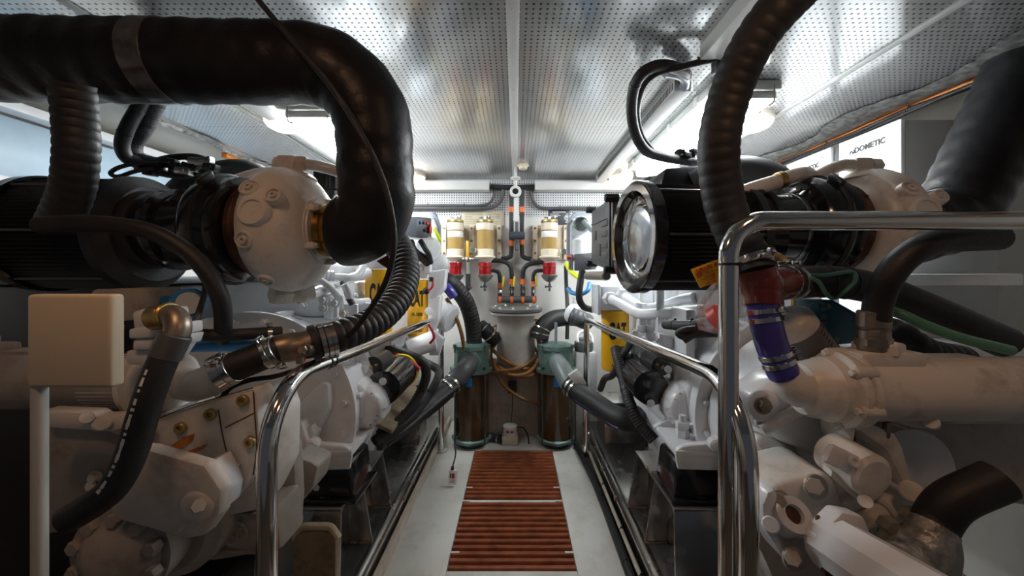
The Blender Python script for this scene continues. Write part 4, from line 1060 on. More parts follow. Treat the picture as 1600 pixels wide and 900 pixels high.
pieces('pipe_bracket', b, 'white_paint', EL)
# the far, front end of the left engine seen right of the black pipe
b = B()
b.lathe(at(668, 388, 2.62), (0.35, -1, 0), [(-0.10, 0.07), (0, 0.088), (0.03, 0.088), (0.036, 0.080)], 32)
b.lathe(at(687, 412, 2.70), (0.15, -1, 0.1), [(-0.10, 0.07), (0.0, 0.068), (0.05, 0.058), (0.07, 0.03)], 32)
b.prism([at(640, 402, 2.45), at(664, 400, 2.45), at(666, 424, 2.45), at(640, 422, 2.45)], (0, 0.06, 0), 0.01)
b.prism([at(662, 408, 2.4), at(672, 408, 2.4), at(672, 426, 2.4), at(662, 430, 2.4)], (0, 0.08, 0), 0.008)
b.prism([at(672, 424, 2.5), at(697, 420, 2.5), at(694, 452, 2.5), at(680, 468, 2.5), at(668, 470, 2.5), at(668, 430, 2.5)], (0, 0.10, 0), 0.012)
b.prism([at(668, 466, 2.5), at(688, 462, 2.5), at(685, 500, 2.5), at(676, 520, 2.5), at(668, 522, 2.5)], (0, 0.10, 0), 0.010)
b.cyl(at(640, 424, 2.4), at(656, 412, 2.4), 0.034, 18, 0.006)
b.lathe(at(670, 486, 2.46), (0.2, -1, 0), [(0, 0.026), (0.01, 0.024), (0.012, 0.012), (0.02, 0.012)], 20)
pieces('front_cover', b, 'white_paint', EL)
b = B(); b.lathe(at(655, 540, 2.45), (1, 0.5, 0.3), [(-0.08, 0.06), (0.02, 0.062), (0.09, 0.066), (0.10, 0.05)], 28); b.prism([at(672, 512, 2.5), at(694, 530, 2.5), at(686, 556, 2.5), at(670, 556, 2.5)], (0, 0.05, 0), 0.01)
b.cyl(at(690, 492, 2.78), at(706, 500, 2.75), 0.10, 30, 0.012)
pieces('water_pump', b, 'white_paint', EL)
pipe('breather_hose', EL, [at(640, 378, 2.3), at(644, 390, 2.28), at(652, 398, 2.3), at(662, 404, 2.35), at(668, 410, 2.4)], 0.028, 'black_hose')
pipe('wiring', EL, [at(657, 376, 2.3), at(664, 388, 2.28), at(670, 398, 2.32), at(673, 410, 2.4)], 0.016, 'black_hose')
pipe('wiring', EL, [at(676, 436, 2.42), at(676, 446, 2.40), at(671, 453, 2.4), at(664, 456, 2.42)], 0.007, 'red_wire')
pipe('wiring', EL, [at(670, 508, 2.4), at(676, 518, 2.38), at(678, 528, 2.38), at(672, 536, 2.4)], 0.008, 'red_wire')
b = B(); b.cyl(at(674, 433, 2.41), at(674, 440, 2.41), 0.014, 12); b.cyl(at(665, 453, 2.42), at(667, 456, 2.40), 0.018, 12); pieces('sensor', b, 'black_plastic', EL)
# dark-rimmed end cover and the lamp box
b = B()
b.prism(fillet([at(640, 331, 2.66), at(680, 331, 2.66), at(688, 352, 2.66), at(688, 400, 2.66), at(640, 400, 2.66)], 0.03)[:], (0, 0.04, 0), 0.008)
obj('gasket_rim', b, 'blue_grey_paint', EL, 'dark rim of the end cover')
b = B(); b.prism(fillet([at(640, 337, 2.63), at(676, 337, 2.63), at(682, 354, 2.63), at(682, 398, 2.63), at(640, 398, 2.63)], 0.03), (0, 0.05, 0), 0.01); obj('end_cover', b, 'white_paint', EL)
t = thing('control_box', 'black control box with blue, red and orange buttons on the left engine', 'control box', at(652, 372, 2.35))
pf = [at(630, 338, 2.30), at(651, 339, 2.22), at(651, 369, 2.22), at(630, 367, 2.30)]
b = B(); b.prism([at(627, 338, 2.35), at(651, 338, 2.22), at(674, 341, 2.36), at(674, 342, 2.5), at(627, 338, 2.5)], (0, 0, -0.125), 0.004)
cb = obj('case', b, 'slate_plastic', t)
fd = (at(674, 341, 2.36)-at(651, 338, 2.22)); fn = V((fd.y, -fd.x, 0)).normalized()
for u, v, m in ((0.22, 0.30, 'blue_sticker'), (0.45, 0.28, 'red_print'), (0.68, 0.30, 'orange_mark'), (0.85, 0.34, 'red_print'), (0.50, 0.66, 'black_plastic')):
    p = at(651, 338, 2.22)+fd*u+V((0, 0, -0.118*v)); obj('button', B().lathe(p, fn, [(0, 0.010), (0.008, 0.010), (0.012, 0.006)], 14), m, t)
p = at(651, 338, 2.22)+fd*0.78+V((0, 0, -0.118*0.62)); b = B(); b.obox(p+fn*0.01, (0.026, 0.02, 0.042), Matrix.Rotation(math.atan2(fd.y, fd.x), 3, 'Z'), 0.004); obj('rocker_switch', b, 'red_print', t)
obj('bracket', B().obox(at(648, 372, 2.35), (0.20, 0.14, 0.012), None, 0.004), 'brushed_steel', t)
line('lime_cable', 'lime yellow loom tail beside the dark-rimmed cover of the left engine', 'cable', [at(678, 358, 2.56), at(683, 366, 2.55), at(688, 377, 2.55)], 0.012, 'lime')

# ---- right engine
ER = thing('marine_engine', 'white diesel engine at the right of the walkway with one yellow filter', 'engine', (1.0, 2.2, 0.2))
bell_housing(ER, 1.070); engine_core(ER, 1.02, 1); mount(ER, 1, 0.575); starter(ER, 1, 0.575, 0.13)
TR = turbo(ER, 1.19, 1.36, 1.462, 1)
air_filter('big black pleated air filter with a round recessed end beside the tall rail', 0.405, 1.355, 1.432, L=0.36, turn=0.10)
air_filter('black pleated air filter at the far left edge, behind the left gearbox hoses', -1.62, 1.32, 1.44)
b = B().lathe((0.775, 1.375, 1.437), (1, 0, 0), [(0, 0.165), (0.03, 0.17), (0.05, 0.15), (0.10, 0.148)], 48); obj('intake_sleeve', b, 'black_gloss', ER)
cat_filter(ER, at(961, 530, 2.36).x, 2.36, at(961, 578, 2.36).z, at(961, 484, 2.36).z, 0.083, -0.05)
fx = at(961, 530, 2.36)
b = B(); b.box(fx.x-0.11, fx.x+0.13, 2.27, 2.46, at(961, 483.5, 2.36).z, at(961, 446, 2.36).z, 0.016)
b.box(fx.x-0.125, fx.x-0.105, 2.27, 2.46, at(961, 490, 2.36).z, at(961, 444, 2.36).z, 0.006)
for px, py in ((949, 457), (949, 474), (966, 452)): b.lathe(at(px, py, 2.268), (0, -1, 0), [(0, 0.008), (0.002, 0.008)], 10)
obj('filter_head', b, 'white_paint', ER)
pipe('oil_pipe', ER, [at(951, 466, 2.25), at(968, 474, 2.15), at(990, 487, 1.98), at(1005, 491, 1.88), at(1030, 490, 1.8), at(1070, 487, 1.7), at(1120, 483, 1.6)], 0.026)
pipe('oil_pipe', ER, [at(971, 461, 2.25), at(985, 469, 2.18), at(1000, 479, 2.08), at(1014, 481, 2.0), at(1035, 478, 1.9), at(1062, 469, 1.8), at(1085, 465, 1.72)], 0.024)
b = B()
for p, d in ((at(950, 465.5, 2.262), (0.2, -1, 0)), (at(970, 460.5, 2.262), (0.2, -1, 0))): b.hexa(V(p), V(p)+V(d).normalized()*0.04, 0.040)
pieces('pipe_nut', b, 'white_paint', ER)
b = B()
b.box(0.62, 0.66, 1.92, 1.99, 0.90, 1.16, 0.008)
for px, py, Yq in ((1001, 512, 1.9), (1016, 512, 1.9)):
    b.cyl(at(px, py-26, Yq), at(px, py+22, Yq), 0.014, 14); b.hexa(at(px, py+8, Yq), at(px, py+20, Yq), 0.026); b.hexa(at(px, py-4, Yq), at(px, py+6, Yq), 0.022)
b.prism([at(1027, 440, 1.78), at(1038, 440, 1.78), at(1040, 556, 1.78), at(1028, 550, 1.78)], (0, 0.02, 0), 0.003)
b.prism([at(1030, 520, 1.7), at(1062, 528, 1.7), at(1064, 560, 1.7), at(1032, 560, 1.7)], (0, 0.03, 0), 0.008)
b.cyl(at(1032, 512, 1.76), at(1060, 522, 1.7), 0.026, 16)
for px, py in ((992, 519), (1006, 530), (1030, 531), (1063, 535)): b.bolt(at(px, py, 1.72), (-0.3, -1, 0), 0.013, 0.014)
b.prism([at(985, 520, 2.0), at(1000, 522, 2.0), at(998, 560, 2.0), at(985, 556, 2.0)], (0, 0.03, 0), 0.006)
pieces('pipe_bracket', b, 'white_paint', ER)
b = B(); b.box(0.735, 0.765, 1.80, 2.75, 0.80, 1.13, 0.012); b.box(0.70, 0.74, 1.58, 1.74, 0.70, 1.16, 0.01)
for y in (1.86, 2.2, 2.55):
    for z in (0.84, 1.09): b.bolt((0.735, y, z), (-1, 0, 0), 0.012, 0.010)
pieces('side_cover', b, 'white_paint', ER)
# front end of the right engine, left of the black filter
b = B(); b.prism(fillet([at(886, 408, 2.74), at(886, 350, 2.74), at(896, 331, 2.74), at(945, 331, 2.74), at(945, 408, 2.74)], 0.03), (0, 0.05, 0), 0.008)
obj('gasket_rim', b, 'blue_grey_paint', ER, 'dark rim of the end cover')
b = B(); b.prism(fillet([at(892, 404, 2.70), at(892, 352, 2.70), at(900, 337, 2.70), at(945, 337, 2.70), at(945, 404, 2.70)], 0.03), (0, 0.05, 0), 0.01)
b.cyl(at(905, 402, 2.66), at(905, 373, 2.66), 0.048, 24, 0.01)
for px, py in ((897, 344), (895, 366), (896, 352)): b.bolt(at(px, py, 2.70), (0, -1, 0), 0.010, 0.008)
obj('end_cover', b, 'white_paint', ER)
b = B(); b.lathe(at(908, 350, 2.62), (-0.4, -1, -0.1), [(-0.10, 0.05), (0, 0.052), (0.004, 0.050), (0.004, 0.044), (-0.02, 0.044)], 24); b.cyl(at(912, 346, 2.6), at(925, 360, 2.52), 0.016, 12)
obj('breather_cap', b, 'grey_green_pvc', ER)
t = thing('relay_box', 'slate grey relay box low at the front of the right engine, beside the small gauge', 'relay box', at(908, 424, 2.55))
obj('case', B().prism([at(897, 397, 2.55), at(924, 395, 2.40), at(924, 420, 2.40), at(897, 423, 2.55)], (0.06, 0.14, 0), 0.006), 'slate_plastic', t)
obj('terminal_side', B().prism([at(890, 398, 2.62), at(896, 397, 2.55), at(896, 422, 2.55), at(890, 421, 2.62)], (0, 0.05, 0), 0.002), 'dark_grey_plastic', t)
obj('knob', B().cyl(at(886, 402, 2.56), at(892, 402, 2.56), 0.013, 14, 0.003), 'red_print', t, 'red knob')
t = thing('engine_controller', 'black ribbed controller housing between the right fuel filter and the big air filter', 'engine controller', at(940, 430, 1.9))
xa = at(924, 360, 2.15); xb = at(956, 360, 1.62)
zt = lambda px, Y, py: at(px, py, Y).z
b = B(); b.prism([(xa.x, 2.15, zt(0, 2.15, 330)), (xa.x, 2.15, zt(0, 2.15, 412)), (xb.x, 1.62, zt(0, 1.62, 425)), (xb.x, 1.62, zt(0, 1.62, 307))], (0.10, 0.012, 0), 0.010)
ca = obj('case', b, 'dark_grey_plastic', t)
def onface(u, v, off=0.0):
    """u from the far to the near edge, v from top to bottom of the inboard face"""
    a = V((xa.x, 2.15, zt(0, 2.15, 330))).lerp(V((xb.x, 1.62, zt(0, 1.62, 307))), u); c = V((xa.x, 2.15, zt(0, 2.15, 412))).lerp(V((xb.x, 1.62, zt(0, 1.62, 425))), u)
    return a.lerp(c, v)+V((-off, -off*0.1, 0))
b = B()
for v0, v1 in ((0.28, 0.37), (0.43, 0.52), (0.60, 0.69), (0.75, 0.84)):
    b.prism([onface(0.62, v0, 0.006), onface(0.86, v0, 0.006), onface(0.86, v1, 0.006), onface(0.62, v1, 0.006)], (0.007, 0, 0), 0.002)
for v0 in (0.25, 0.885): b.prism([onface(0.04, v0, 0.006), onface(0.9, v0, 0.006), onface(0.9, v0+0.025, 0.006), onface(0.04, v0+0.025, 0.006)], (0.007, 0, 0), 0.002)
b.prism([onface(0.90, 0.06, 0.008), onface(0.97, 0.06, 0.008), onface(0.97, 0.95, 0.008), onface(0.90, 0.95, 0.008)], (0.009, 0, 0), 0.002)
pieces('rib', b, 'slate_plastic', t)
b = B()
b.prism([onface(0.08, 0.40, 0.004), onface(0.30, 0.40, 0.004), onface(0.30, 0.56, 0.004), onface(0.08, 0.56, 0.004)], (0.005, 0, 0), 0.002)
b.prism([onface(0.06, 0.64, 0.004), onface(0.52, 0.62, 0.004), onface(0.52, 0.82, 0.004), onface(0.06, 0.82, 0.004)], (0.005, 0, 0), 0.002)
pieces('raised_panel', b, 'dark_grey_plastic', t)
for u, v in ((0.0, -0.02), (1.0, 0.02), (0.02, 1.0), (0.97, 0.98)):
    p = onface(u, v); obj('lug', B().cyl(p+V((-0.03, 0, 0)), p+V((0.03, 0, 0)), 0.018, 14, 0.003), 'black_plastic', t)
obj('mount_bar', B().cyl(at(918, 431, 2.1), at(948, 431, 1.75), 0.022, 16, 0.004), 'brushed_steel', t)
# coupling at the end of the right rail
b = B(); b.lathe(at(893, 489, 2.88), (0.45, -0.8, -0.2), [(0, 0.05), (0.01, 0.075), (0.05, 0.078), (0.07, 0.065), (0.09, 0.062)], 30); b.cyl(at(899, 474, 2.86), at(899, 465, 2.86), 0.02, 14)
obj('thermostat_housing', b, 'white_paint', ER)
line('grey_coupling_hose', 'short grey ribbed hose at the far end of the right handrail', 'hose', [at(893, 493, 2.80), at(905, 498, 2.78), at(918, 503, 2.85)], 0.062, 'dark_grey_plastic', rib=(0.026, 0.10), n=20)
line('blue_air_hose', 'bright blue thin hose looping below the relay box of the right engine', 'hose', [at(888, 451, 2.6), at(893, 457, 2.55), at(901, 459, 2.52), at(910, 459, 2.5), at(919, 453, 2.5), at(921, 443, 2.55)], 0.014, 'blue_pipe')
line('loom', 'black wiring loom hanging beside the relay box of the right engine', 'cable', [at(910, 424, 2.5), at(907, 440, 2.46), at(905, 456, 2.45), at(906, 470, 2.46), at(913, 480, 2.5), at(925, 484, 2.55)], 0.022, 'black_hose')
line('loom', 'long black cable dropping along the bulkhead from the right gauge', 'cable', [at(884, 415, 3.2), at(885, 450, 3.2), at(887, 490, 3.1), at(886, 530, 3.05)], 0.016, 'black_rubber')
line('pale_loom', 'pale yellow and white loom tail below the right gauge', 'cable', [at(885, 412, 2.9), at(892, 424, 2.8), at(902, 432, 2.75), at(908, 437, 2.7)], 0.018, 'lime')
# looms along the engines
line('engine_loom', 'pair of black corrugated looms dropping past the right starter motor', 'cable', [at(962, 545, 1.98), at(966, 562, 1.92), at(974, 592, 1.85), at(984, 630, 1.75), at(1000, 662, 1.7), at(1022, 688, 1.66)], 0.026, 'black_hose', rib=(0.012, 0.07), ties=(0.5, 0.85))
line('engine_loom', 'thin black loom beside the corrugated one at the right starter motor', 'cable', [at(990, 525, 2.0), at(980, 545, 1.95), at(970, 560, 1.93), at(958, 585, 1.98), at(945, 592, 2.1), at(938, 608, 2.2)], 0.018, 'black_hose')
line('wire_bundle', 'coiled black wiring bundle tied up on the right engine, behind the plastic bag', 'cable', [at(1040, 507, 1.62), at(1060, 508, 1.52), at(1085, 508, 1.45), at(1105, 504, 1.42), at(1135, 500, 1.40)], 0.020, 'black_hose', ties=(0.3, 0.6))
line('wire_bundle', 'lower loop of black corrugated wiring behind the plastic bag', 'cable', [at(1068, 532, 1.44), at(1078, 526, 1.43), at(1092, 518, 1.42), at(1112, 514, 1.40), at(1136, 514, 1.40)], 0.014, 'black_hose', rib=(0.009, 0.09))
line('wire_bundle', 'middle loop of black corrugated wiring behind the plastic bag', 'cable', [at(1135, 508, 1.42), at(1105, 512, 1.42), at(1075, 515, 1.43), at(1060, 520, 1.45), at(1068, 526, 1.44), at(1090, 523, 1.42), at(1130, 521, 1.40)], 0.013, 'black_hose', rib=(0.009, 0.09))
line('starter_cable', 'thick black battery cable arching from the left starter motor down to the walkway', 'cable', [at(600, 548, 2.05), at(618, 548, 2.0), at(640, 556, 1.98), at(660, 566, 1.98), at(666, 585, 2.0), at(658, 610, 2.0), at(640, 640, 1.95), at(612, 668, 1.88), at(585, 690, 1.8)], 0.025, 'black_hose', ties=(0.55, 0.75))
line('starter_cable', 'second black battery cable beside the first, by the left starter motor', 'cable', [at(648, 560, 2.25), at(672, 570, 2.2), at(685, 580, 2.15), at(682, 595, 2.1), at(668, 620, 2.05), at(650, 645, 1.98), at(625, 668, 1.9), at(598, 690, 1.84)], 0.022, 'black_hose', ties=(0.5,))
line('red_cable', 'red cable end on the left starter motor', 'cable', [at(618, 553, 1.98), at(632, 560, 1.94), at(645, 569, 1.93), at(655, 577, 1.94)], 0.012, 'red_wire')
line('red_cable', 'red insulated lug on the battery cable behind the left starter motor', 'cable', [at(637, 560, 2.1), at(645, 561, 2.06), at(652, 564, 2.04)], 0.024, 'red_wire')
line('drain_cable', 'thin black cable running straight under the left strainer hose', 'cable', [at(715, 604, 2.5), at(680, 632, 2.3), at(640, 666, 2.05), at(605, 692, 1.9)], 0.014, 'black_rubber')
t = thing('grey_reservoir', 'tall smeared grey reservoir with cap beside the right strainer', 'reservoir', at(914, 690, 2.95))
c = at(914, 600, 3.0)
obj('body', B().box(c.x-0.085, c.x+0.085, 2.93, 3.08, 0.0, at(0, 548, 3.0).z, 0.02), 'frosted_grey', t)
b = B(); b.lathe(V((c.x-0.01, 3.0, at(0, 548, 3.0).z)), (0, 0, 1), [(0, 0.07), (0.03, 0.075), (0.07, 0.072), (0.08, 0.05), (0.10, 0.045)], 24); obj('cap', b, 'dark_grey_plastic', t)
b = B(); b.torus(V((c.x, 3.0, at(0, 530, 3.0).z)), (0.3, -1, 0.5), 0.065, 0.012); obj('handle', b, 'white_print', t)
t = thing('battery_box', 'wooden tray with white side below the left starter motor', 'tray', at(625, 640, 2.1))
obj('tray', B().prism([at(575, 655, 1.8), at(640, 590, 2.4), at(668, 598, 2.4), at(612, 672, 1.8)], (0, 0, -0.02), 0.003), 'wood_block', t)
obj('side', B().prism([at(572, 640, 1.8), at(640, 575, 2.4), at(642, 592, 2.4), at(575, 660, 1.8)], (-0.02, 0, 0), 0.003), 'box_grey', t)
# ------------------------------------------------------------------ exhaust pipes and intake ducts
t = thing('exhaust_pipe', 'thick black lagged exhaust pipe bending from the left turbocharger up to the upper left', 'exhaust pipe', (-0.6, 1.28, 1.452))
d = fillet([(-0.568, 1.283, 1.450), (-0.450, 1.262, 1.445), (-0.450, 1.20, 1.955), (-2.3, 1.13, 1.945)], [0.150, 0.21], 16)
d = resample(d, 0.012)
obj('lagging', B().sweep(d, lambda s, L: 0.117+0.0016*math.sin(s*75)+0.0010*math.sin(s*31+1), 48), 'lagging', t)
b = B(); b.lathe((-1.115, 1.174, 1.951), (1, 0.038, 0), [(0, 0.1185), (0.002, 0.1205), (0.066, 0.1205), (0.068, 0.1185)], 56); obj('tape_band', b, 'dark_tape', t, 'silvery tape band')
b = B().lathe((-0.572, 1.284, 1.450), (1, -0.1, 0), [(0, 0.088), (0.0, 0.1185), (0.012, 0.1195), (0.018, 0.117)], 48); obj('end_cuff', b, 'black_rubber', t)
t = thing('exhaust_pipe', 'shiny black exhaust pipe rising at the right edge behind the right turbocharger', 'exhaust pipe', (1.42, 1.36, 1.46))
d = fillet([(1.405, 1.36, 1.462), (1.57, 1.38, 1.50), (1.95, 1.45, 2.13)], 0.14, 14)
obj('lagging', B().sweep(resample(d, 0.012), lambda s, L: 0.117+0.002*math.sin(s*75), 44), 'lagging', t)
obj('end_cuff', B().lathe((1.405, 1.36, 1.462), (1, 0.1, 0), [(0, 0.088), (0, 0.119), (0.02, 0.119)], 40), 'black_rubber', t)
line('intake_hose', 'ribbed black hose hanging down the far left edge, under the thick exhaust pipe', 'hose', [at(112, 130, 1.0), at(118, 180, 1.02), at(120, 240, 1.03), at(112, 300, 1.05), at(90, 350, 1.08)], 0.046, 'black_hose', rib=(0.026, 0.06), n=22)
line('vent_hose', 'big ribbed black hose sweeping down from the ceiling behind the tall right rail', 'hose', [at(1330, -90, 0.86), at(1238, -8, 0.88), at(1180, 62, 0.92), at(1143, 140, 0.96), at(1123, 225, 0.98), at(1130, 310, 1.00), at(1148, 362, 1.00), at(1170, 402, 0.99), at(1180, 428, 0.97)], 0.050, 'black_hose', rib=(0.030, 0.05), n=26, clamps=(0.955, 0.985))
t = thing('pipe_tee', 'dark red tee piece behind the tall right rail', 'pipe fitting', at(1190, 445, 0.97))
b = B(); b.tube([at(1181, 420, 0.97), at(1186, 440, 0.97), at(1190, 462, 0.965), at(1191, 478, 0.96)], 0.046, 24); b.tube([at(1188, 444, 0.97), at(1208, 442, 0.98), at(1232, 440, 1.0)], 0.042, 24); b.ball(at(1189, 446, 0.97), 0.050)
obj('body', b, 'red_brown_rubber', t)
line('coolant_hose', 'black coolant hose running right from the dark red tee below the rail', 'hose', [at(1218, 441, 0.99), at(1240, 441, 1.02), at(1300, 440, 1.06), at(1370, 452, 1.08), at(1430, 475, 1.08), at(1490, 500, 1.08), at(1570, 535, 1.08)], 0.044, 'black_rubber', clamps=(0.04, 0.085), ties=(0.24, 0.35))
line('coolant_hose', 'blue silicone hose with copper-coloured light on its clamps, below the dark red tee', 'hose', [at(1191, 474, 0.955), at(1196, 500, 0.95), at(1206, 540, 0.945), at(1221, 576, 0.94), at(1225, 584, 0.94)], 0.036, 'silicone_blue', clamps=(0.12, 0.24, 0.74, 0.87), n=24)
# ---- right oil cooler with its elbow
def cooler(label, xe, Y, z, L, r, m, ports):
    t = thing('oil_cooler', label, 'oil cooler', (xe, Y, z-r))
    D = (1, 0, 0); o = V((xe, Y, z))
    obj('barrel', B().lathe(o+V((0.10, 0, 0)), D, [(0, r*0.92), (0.02, r), (L, r)], 48), m, t)
    b = B().lathe(o, D, [(0, r*0.62), (0.004, r*0.80), (0.02, r*0.90), (0.055, r*0.96), (0.06, r*1.02), (0.085, r*1.04), (0.092, r*1.20), (0.104, r*1.20), (0.106, r*1.10), (0.114, r*1.10), (0.116, r*1.20), (0.128, r*1.20), (0.134, r)], 48)
    obj('end_cap', b, m, t)
    b = B()
    for k in range(6):
        a = 2*PI*k/6+0.35; q = o+V((0.085, r*1.12*math.cos(a), r*1.12*math.sin(a))); b.cyl(q, q+V((0.045, 0, 0)), 0.014, 14); b.bolt(q, (-1, 0, 0), 0.009, 0.009)
    pieces('flange_bolt', b, m, t)
    b = B(); q = o+V((0.20, 0, r*0.9)); b.obox(q+V((0, 0, 0.01)), (0.16, 0.09, 0.035), None, 0.008); b.hexa(q+V((0, 0, 0.02)), q+V((0, 0, 0.048)), 0.052); b.obox(o+V((0.30, 0.01, r*0.97)), (0.30, 0.06, 0.012), None, 0.004)
    obj('port_block', b, m, t)
    return t
ZC = at(0, 607, 0.97).z
t = cooler('long cream oil cooler lying across the right gearbox, with an elbow to the blue hose', at(1262, 607, 0.94).x, 0.97, ZC, 1.2, 0.078, 'cream_paint', [])
e = [at(1229, 588, 0.94), at(1240, 614, 0.935), V((at(1262, 607, 0.94).x+0.02, 0.965, ZC-0.004))]
obj('elbow', B().sweep(fillet([at(1225, 578, 0.94), at(1243, 612, 0.94), V((at(1262, 607, 0.94).x+0.015, 0.965, ZC-0.002))], 0.05, 10), lambda s, L: 0.0325+0.0085*min(1, s/0.04), 26), 'cream_paint', t)
b = B(); q = at(1365, 548, 0.96); b.cyl(q, q+V((0, 0, 0.055)), 0.033, 24, 0.004); b.cyl(q+V((0, 0, 0.05)), q+V((0, 0, 0.060)), 0.029, 24); b.hexa(q+V((0, 0, 0.012)), q+V((0, 0, 0.035)), 0.038); b.cyl(q+V((0, 0, 0.058)), q+V((0, 0, 0.10)), 0.034, 24, 0.003)
obj('hose_fitting', b, 'old_steel', t, 'stained steel hose fitting')
line('hydraulic_hose', 'black hose arching from the steel fitting on the cream oil cooler to the right edge', 'hose', [at(1368, 500, 0.955), at(1373, 470, 0.95), at(1386, 437, 0.93), at(1412, 405, 0.92), at(1446, 384, 0.92), at(1485, 375, 0.93), at(1560, 372, 0.95)], 0.030, 'black_rubber', n=18)
# filter canister, teal box
t = thing('transmission_filter', 'grey and cream spin-on canister leaning behind the blue silicone hose', 'filter', at(1248, 540, 1.12))
a = at(1222, 492, 1.10); bq = at(1290, 585, 1.12); D = bq-a
obj('canister', B().lathe(a, D, [(0, 0.02), (0.004, 0.045), (0.02, 0.064), (0.035, 0.068), (0.06, 0.068)], 36), 'cream_paint', t)
obj('label_band', B().lathe(a+D.normalized()*0.055, D, [(0, 0.069), (0.092, 0.069)], 36), 'grey_label', t, 'grey printed band')
obj('gasket', B().lathe(a+D.normalized()*0.143, D, [(0, 0.066), (0.002, 0.071), (0.010, 0.071), (0.012, 0.066)], 36), 'black_rubber', t)
obj('filter_base', B().lathe(a+D.normalized()*0.155, D, [(0, 0.066), (0.006, 0.070), (0.05, 0.066), (0.10, 0.055)], 36), 'cream_paint', t)
u, w, dd = basis(D); b = B()
rr = random.Random(5)
for row in range(5):
    for seg in range(3):
        t0 = 0.066+row*0.012; a0 = 2.0+seg*0.32+0.05*rr.random(); a1 = a0+0.20+0.06*rr.random(); vs = []
        for i in range(5):
            an = a0+(a1-a0)*i/4
            for tt in (t0, t0+0.004): vs.append(a+dd*tt+(u*math.cos(an)+w*math.sin(an))*0.0695)
        b._faces(vs, [[2*i, 2*i+2, 2*i+3, 2*i+1] for i in range(4)])
obj('small_print', b, 'black_print', t)
t = thing('solenoid_box', 'teal blue box with knobbed left side above the cream oil cooler', 'control box', at(1318, 540, 1.15))
b = B(); b.pprism([(1282, 470), (1302, 468), (1345, 492), (1346, 536), (1300, 540), (1281, 530)], 1.12, 1.22, 0.006); obj('case', b, 'teal_paint', t)
b = B()
for py in (480, 493, 506, 519): b.cyl(at(1284, py, 1.13), at(1273, py, 1.12), 0.017, 12, 0.003); 
pieces('knob', b, 'teal_paint', t)
b = B(); b.cyl(at(1293, 548, 1.12), at(1293, 530, 1.12), 0.014, 14); obj('plug', b, 'blue_sticker', t, 'bright blue plug')
b = B(); b.bolt(at(1293, 479, 1.118), (0, -1, 0), 0.006, 0.004); b.bolt(at(1306, 531, 1.118), (0, -1, 0), 0.006, 0.004); pieces('screw', b, 'old_steel', t)
line('green_wire', 'thin green wire looping from the right coolant hose clamps over the teal box', 'cable', [at(1258, 432, 0.99), at(1278, 440, 0.98), at(1290, 458, 1.0), at(1303, 466, 1.05), at(1320, 455, 1.0), at(1336, 438, 1.0), at(1330, 425, 1.02), at(1290, 430, 1.0), at(1262, 430, 0.99)], 0.0055, 'green_wire')
line('corrugated_hose', 'ribbed black hose behind the steel fitting at the right', 'hose', [at(1375, 520, 1.3), at(1400, 530, 1.25), at(1425, 548, 1.22), at(1450, 560, 1.22), at(1500, 570, 1.22)], 0.062, 'black_hose', rib=(0.030, 0.10), n=22)
line('thin_hose', 'thin dark green hose crossing the right edge above the oil cooler', 'hose', [at(1370, 478, 1.05), at(1410, 492, 1.0), at(1445, 508, 0.98), at(1500, 528, 0.97), at(1580, 548, 0.97)], 0.013, 'green_wire')
b = B(); b.prism([at(1390, 428, 1.5), at(1600, 428, 1.5), at(1600, 446, 1.5), at(1390, 446, 1.5)], (0, 0.25, 0), 0.004)
obj('hull_shelf', b, 'box_white', None, 'white ledge at the right edge below the right turbocharger', 'shelf')
t = thing('brass_pipe', 'brass pipe with a valve between the right coolant hose and the teal box', 'pipe', at(1250, 480, 1.4))
b = B(); b.cyl(at(1243, 455, 1.40), at(1243, 486, 1.40), 0.014, 12); b.cyl(at(1243, 484, 1.40), at(1280, 493, 1.36), 0.014, 12); b.hexa(at(1243, 480, 1.4), at(1243, 488, 1.4), 0.024); obj('tube', b, 'brass', t)
line('pale_bent_tube', 'yellow-green thin hose curving down from the big ribbed hose to the dark red tee', 'hose', [at(1182, 392, 1.06), at(1205, 398, 1.06), at(1225, 410, 1.05), at(1238, 425, 1.03)], 0.014, 'olive_brass')
# white pipes of the right turbocharger
c = WORLD[TR]+V((0.0, 0, 0.226))
pipe('coolant_pipe', ER, [c, c+V((-0.05, -0.01, -0.004)), c+V((-0.12, -0.01, -0.035)), c+V((-0.19, 0.0, -0.095)), c+V((-0.24, 0.04, -0.17))], 0.021, 'cream_paint')
pipe('coolant_pipe', ER, [at(1135, 312, 1.30), at(1170, 298, 1.30), at(1215, 284, 1.30), at(1250, 273, 1.32), at(1265, 276, 1.38), at(1258, 290, 1.44), at(1225, 306, 1.46)], 0.026, 'cream_paint', n=18)
b = B(); p = at(1214, 284, 1.30); b.lathe(p, at(1250, 273, 1.32)-at(1170, 298, 1.30), [(0, 0.027), (0.001, 0.030), (0.022, 0.030), (0.023, 0.027)], 20); obj('pipe_clip', b, 'brass', ER)
pipe('air_duct', ER, [at(1090, 292, 1.75), at(1120, 276, 1.7), at(1160, 272, 1.62), at(1200, 283, 1.55), at(1222, 310, 1.5), at(1228, 345, 1.48)], 0.075, 'black_rubber', n=26)
pipe('air_duct', ER, [at(1170, 340, 1.45), at(1190, 330, 1.45), at(1215, 345, 1.45)], 0.06, 'black_gloss', n=22)
b = B(); b.cyl(at(1172, 315, 1.28), at(1186, 298, 1.30), 0.022, 16, 0.003); obj('sensor', b, 'black_plastic', ER)
b = B(); b.lathe(at(1178.5, 307, 1.289), at(1186, 298, 1.30)-at(1172, 315, 1.28), [(0, 0.0225), (0.001, 0.0235), (0.006, 0.0235), (0.007, 0.0225)], 16); obj('sensor_ring', b, 'red_print', ER)
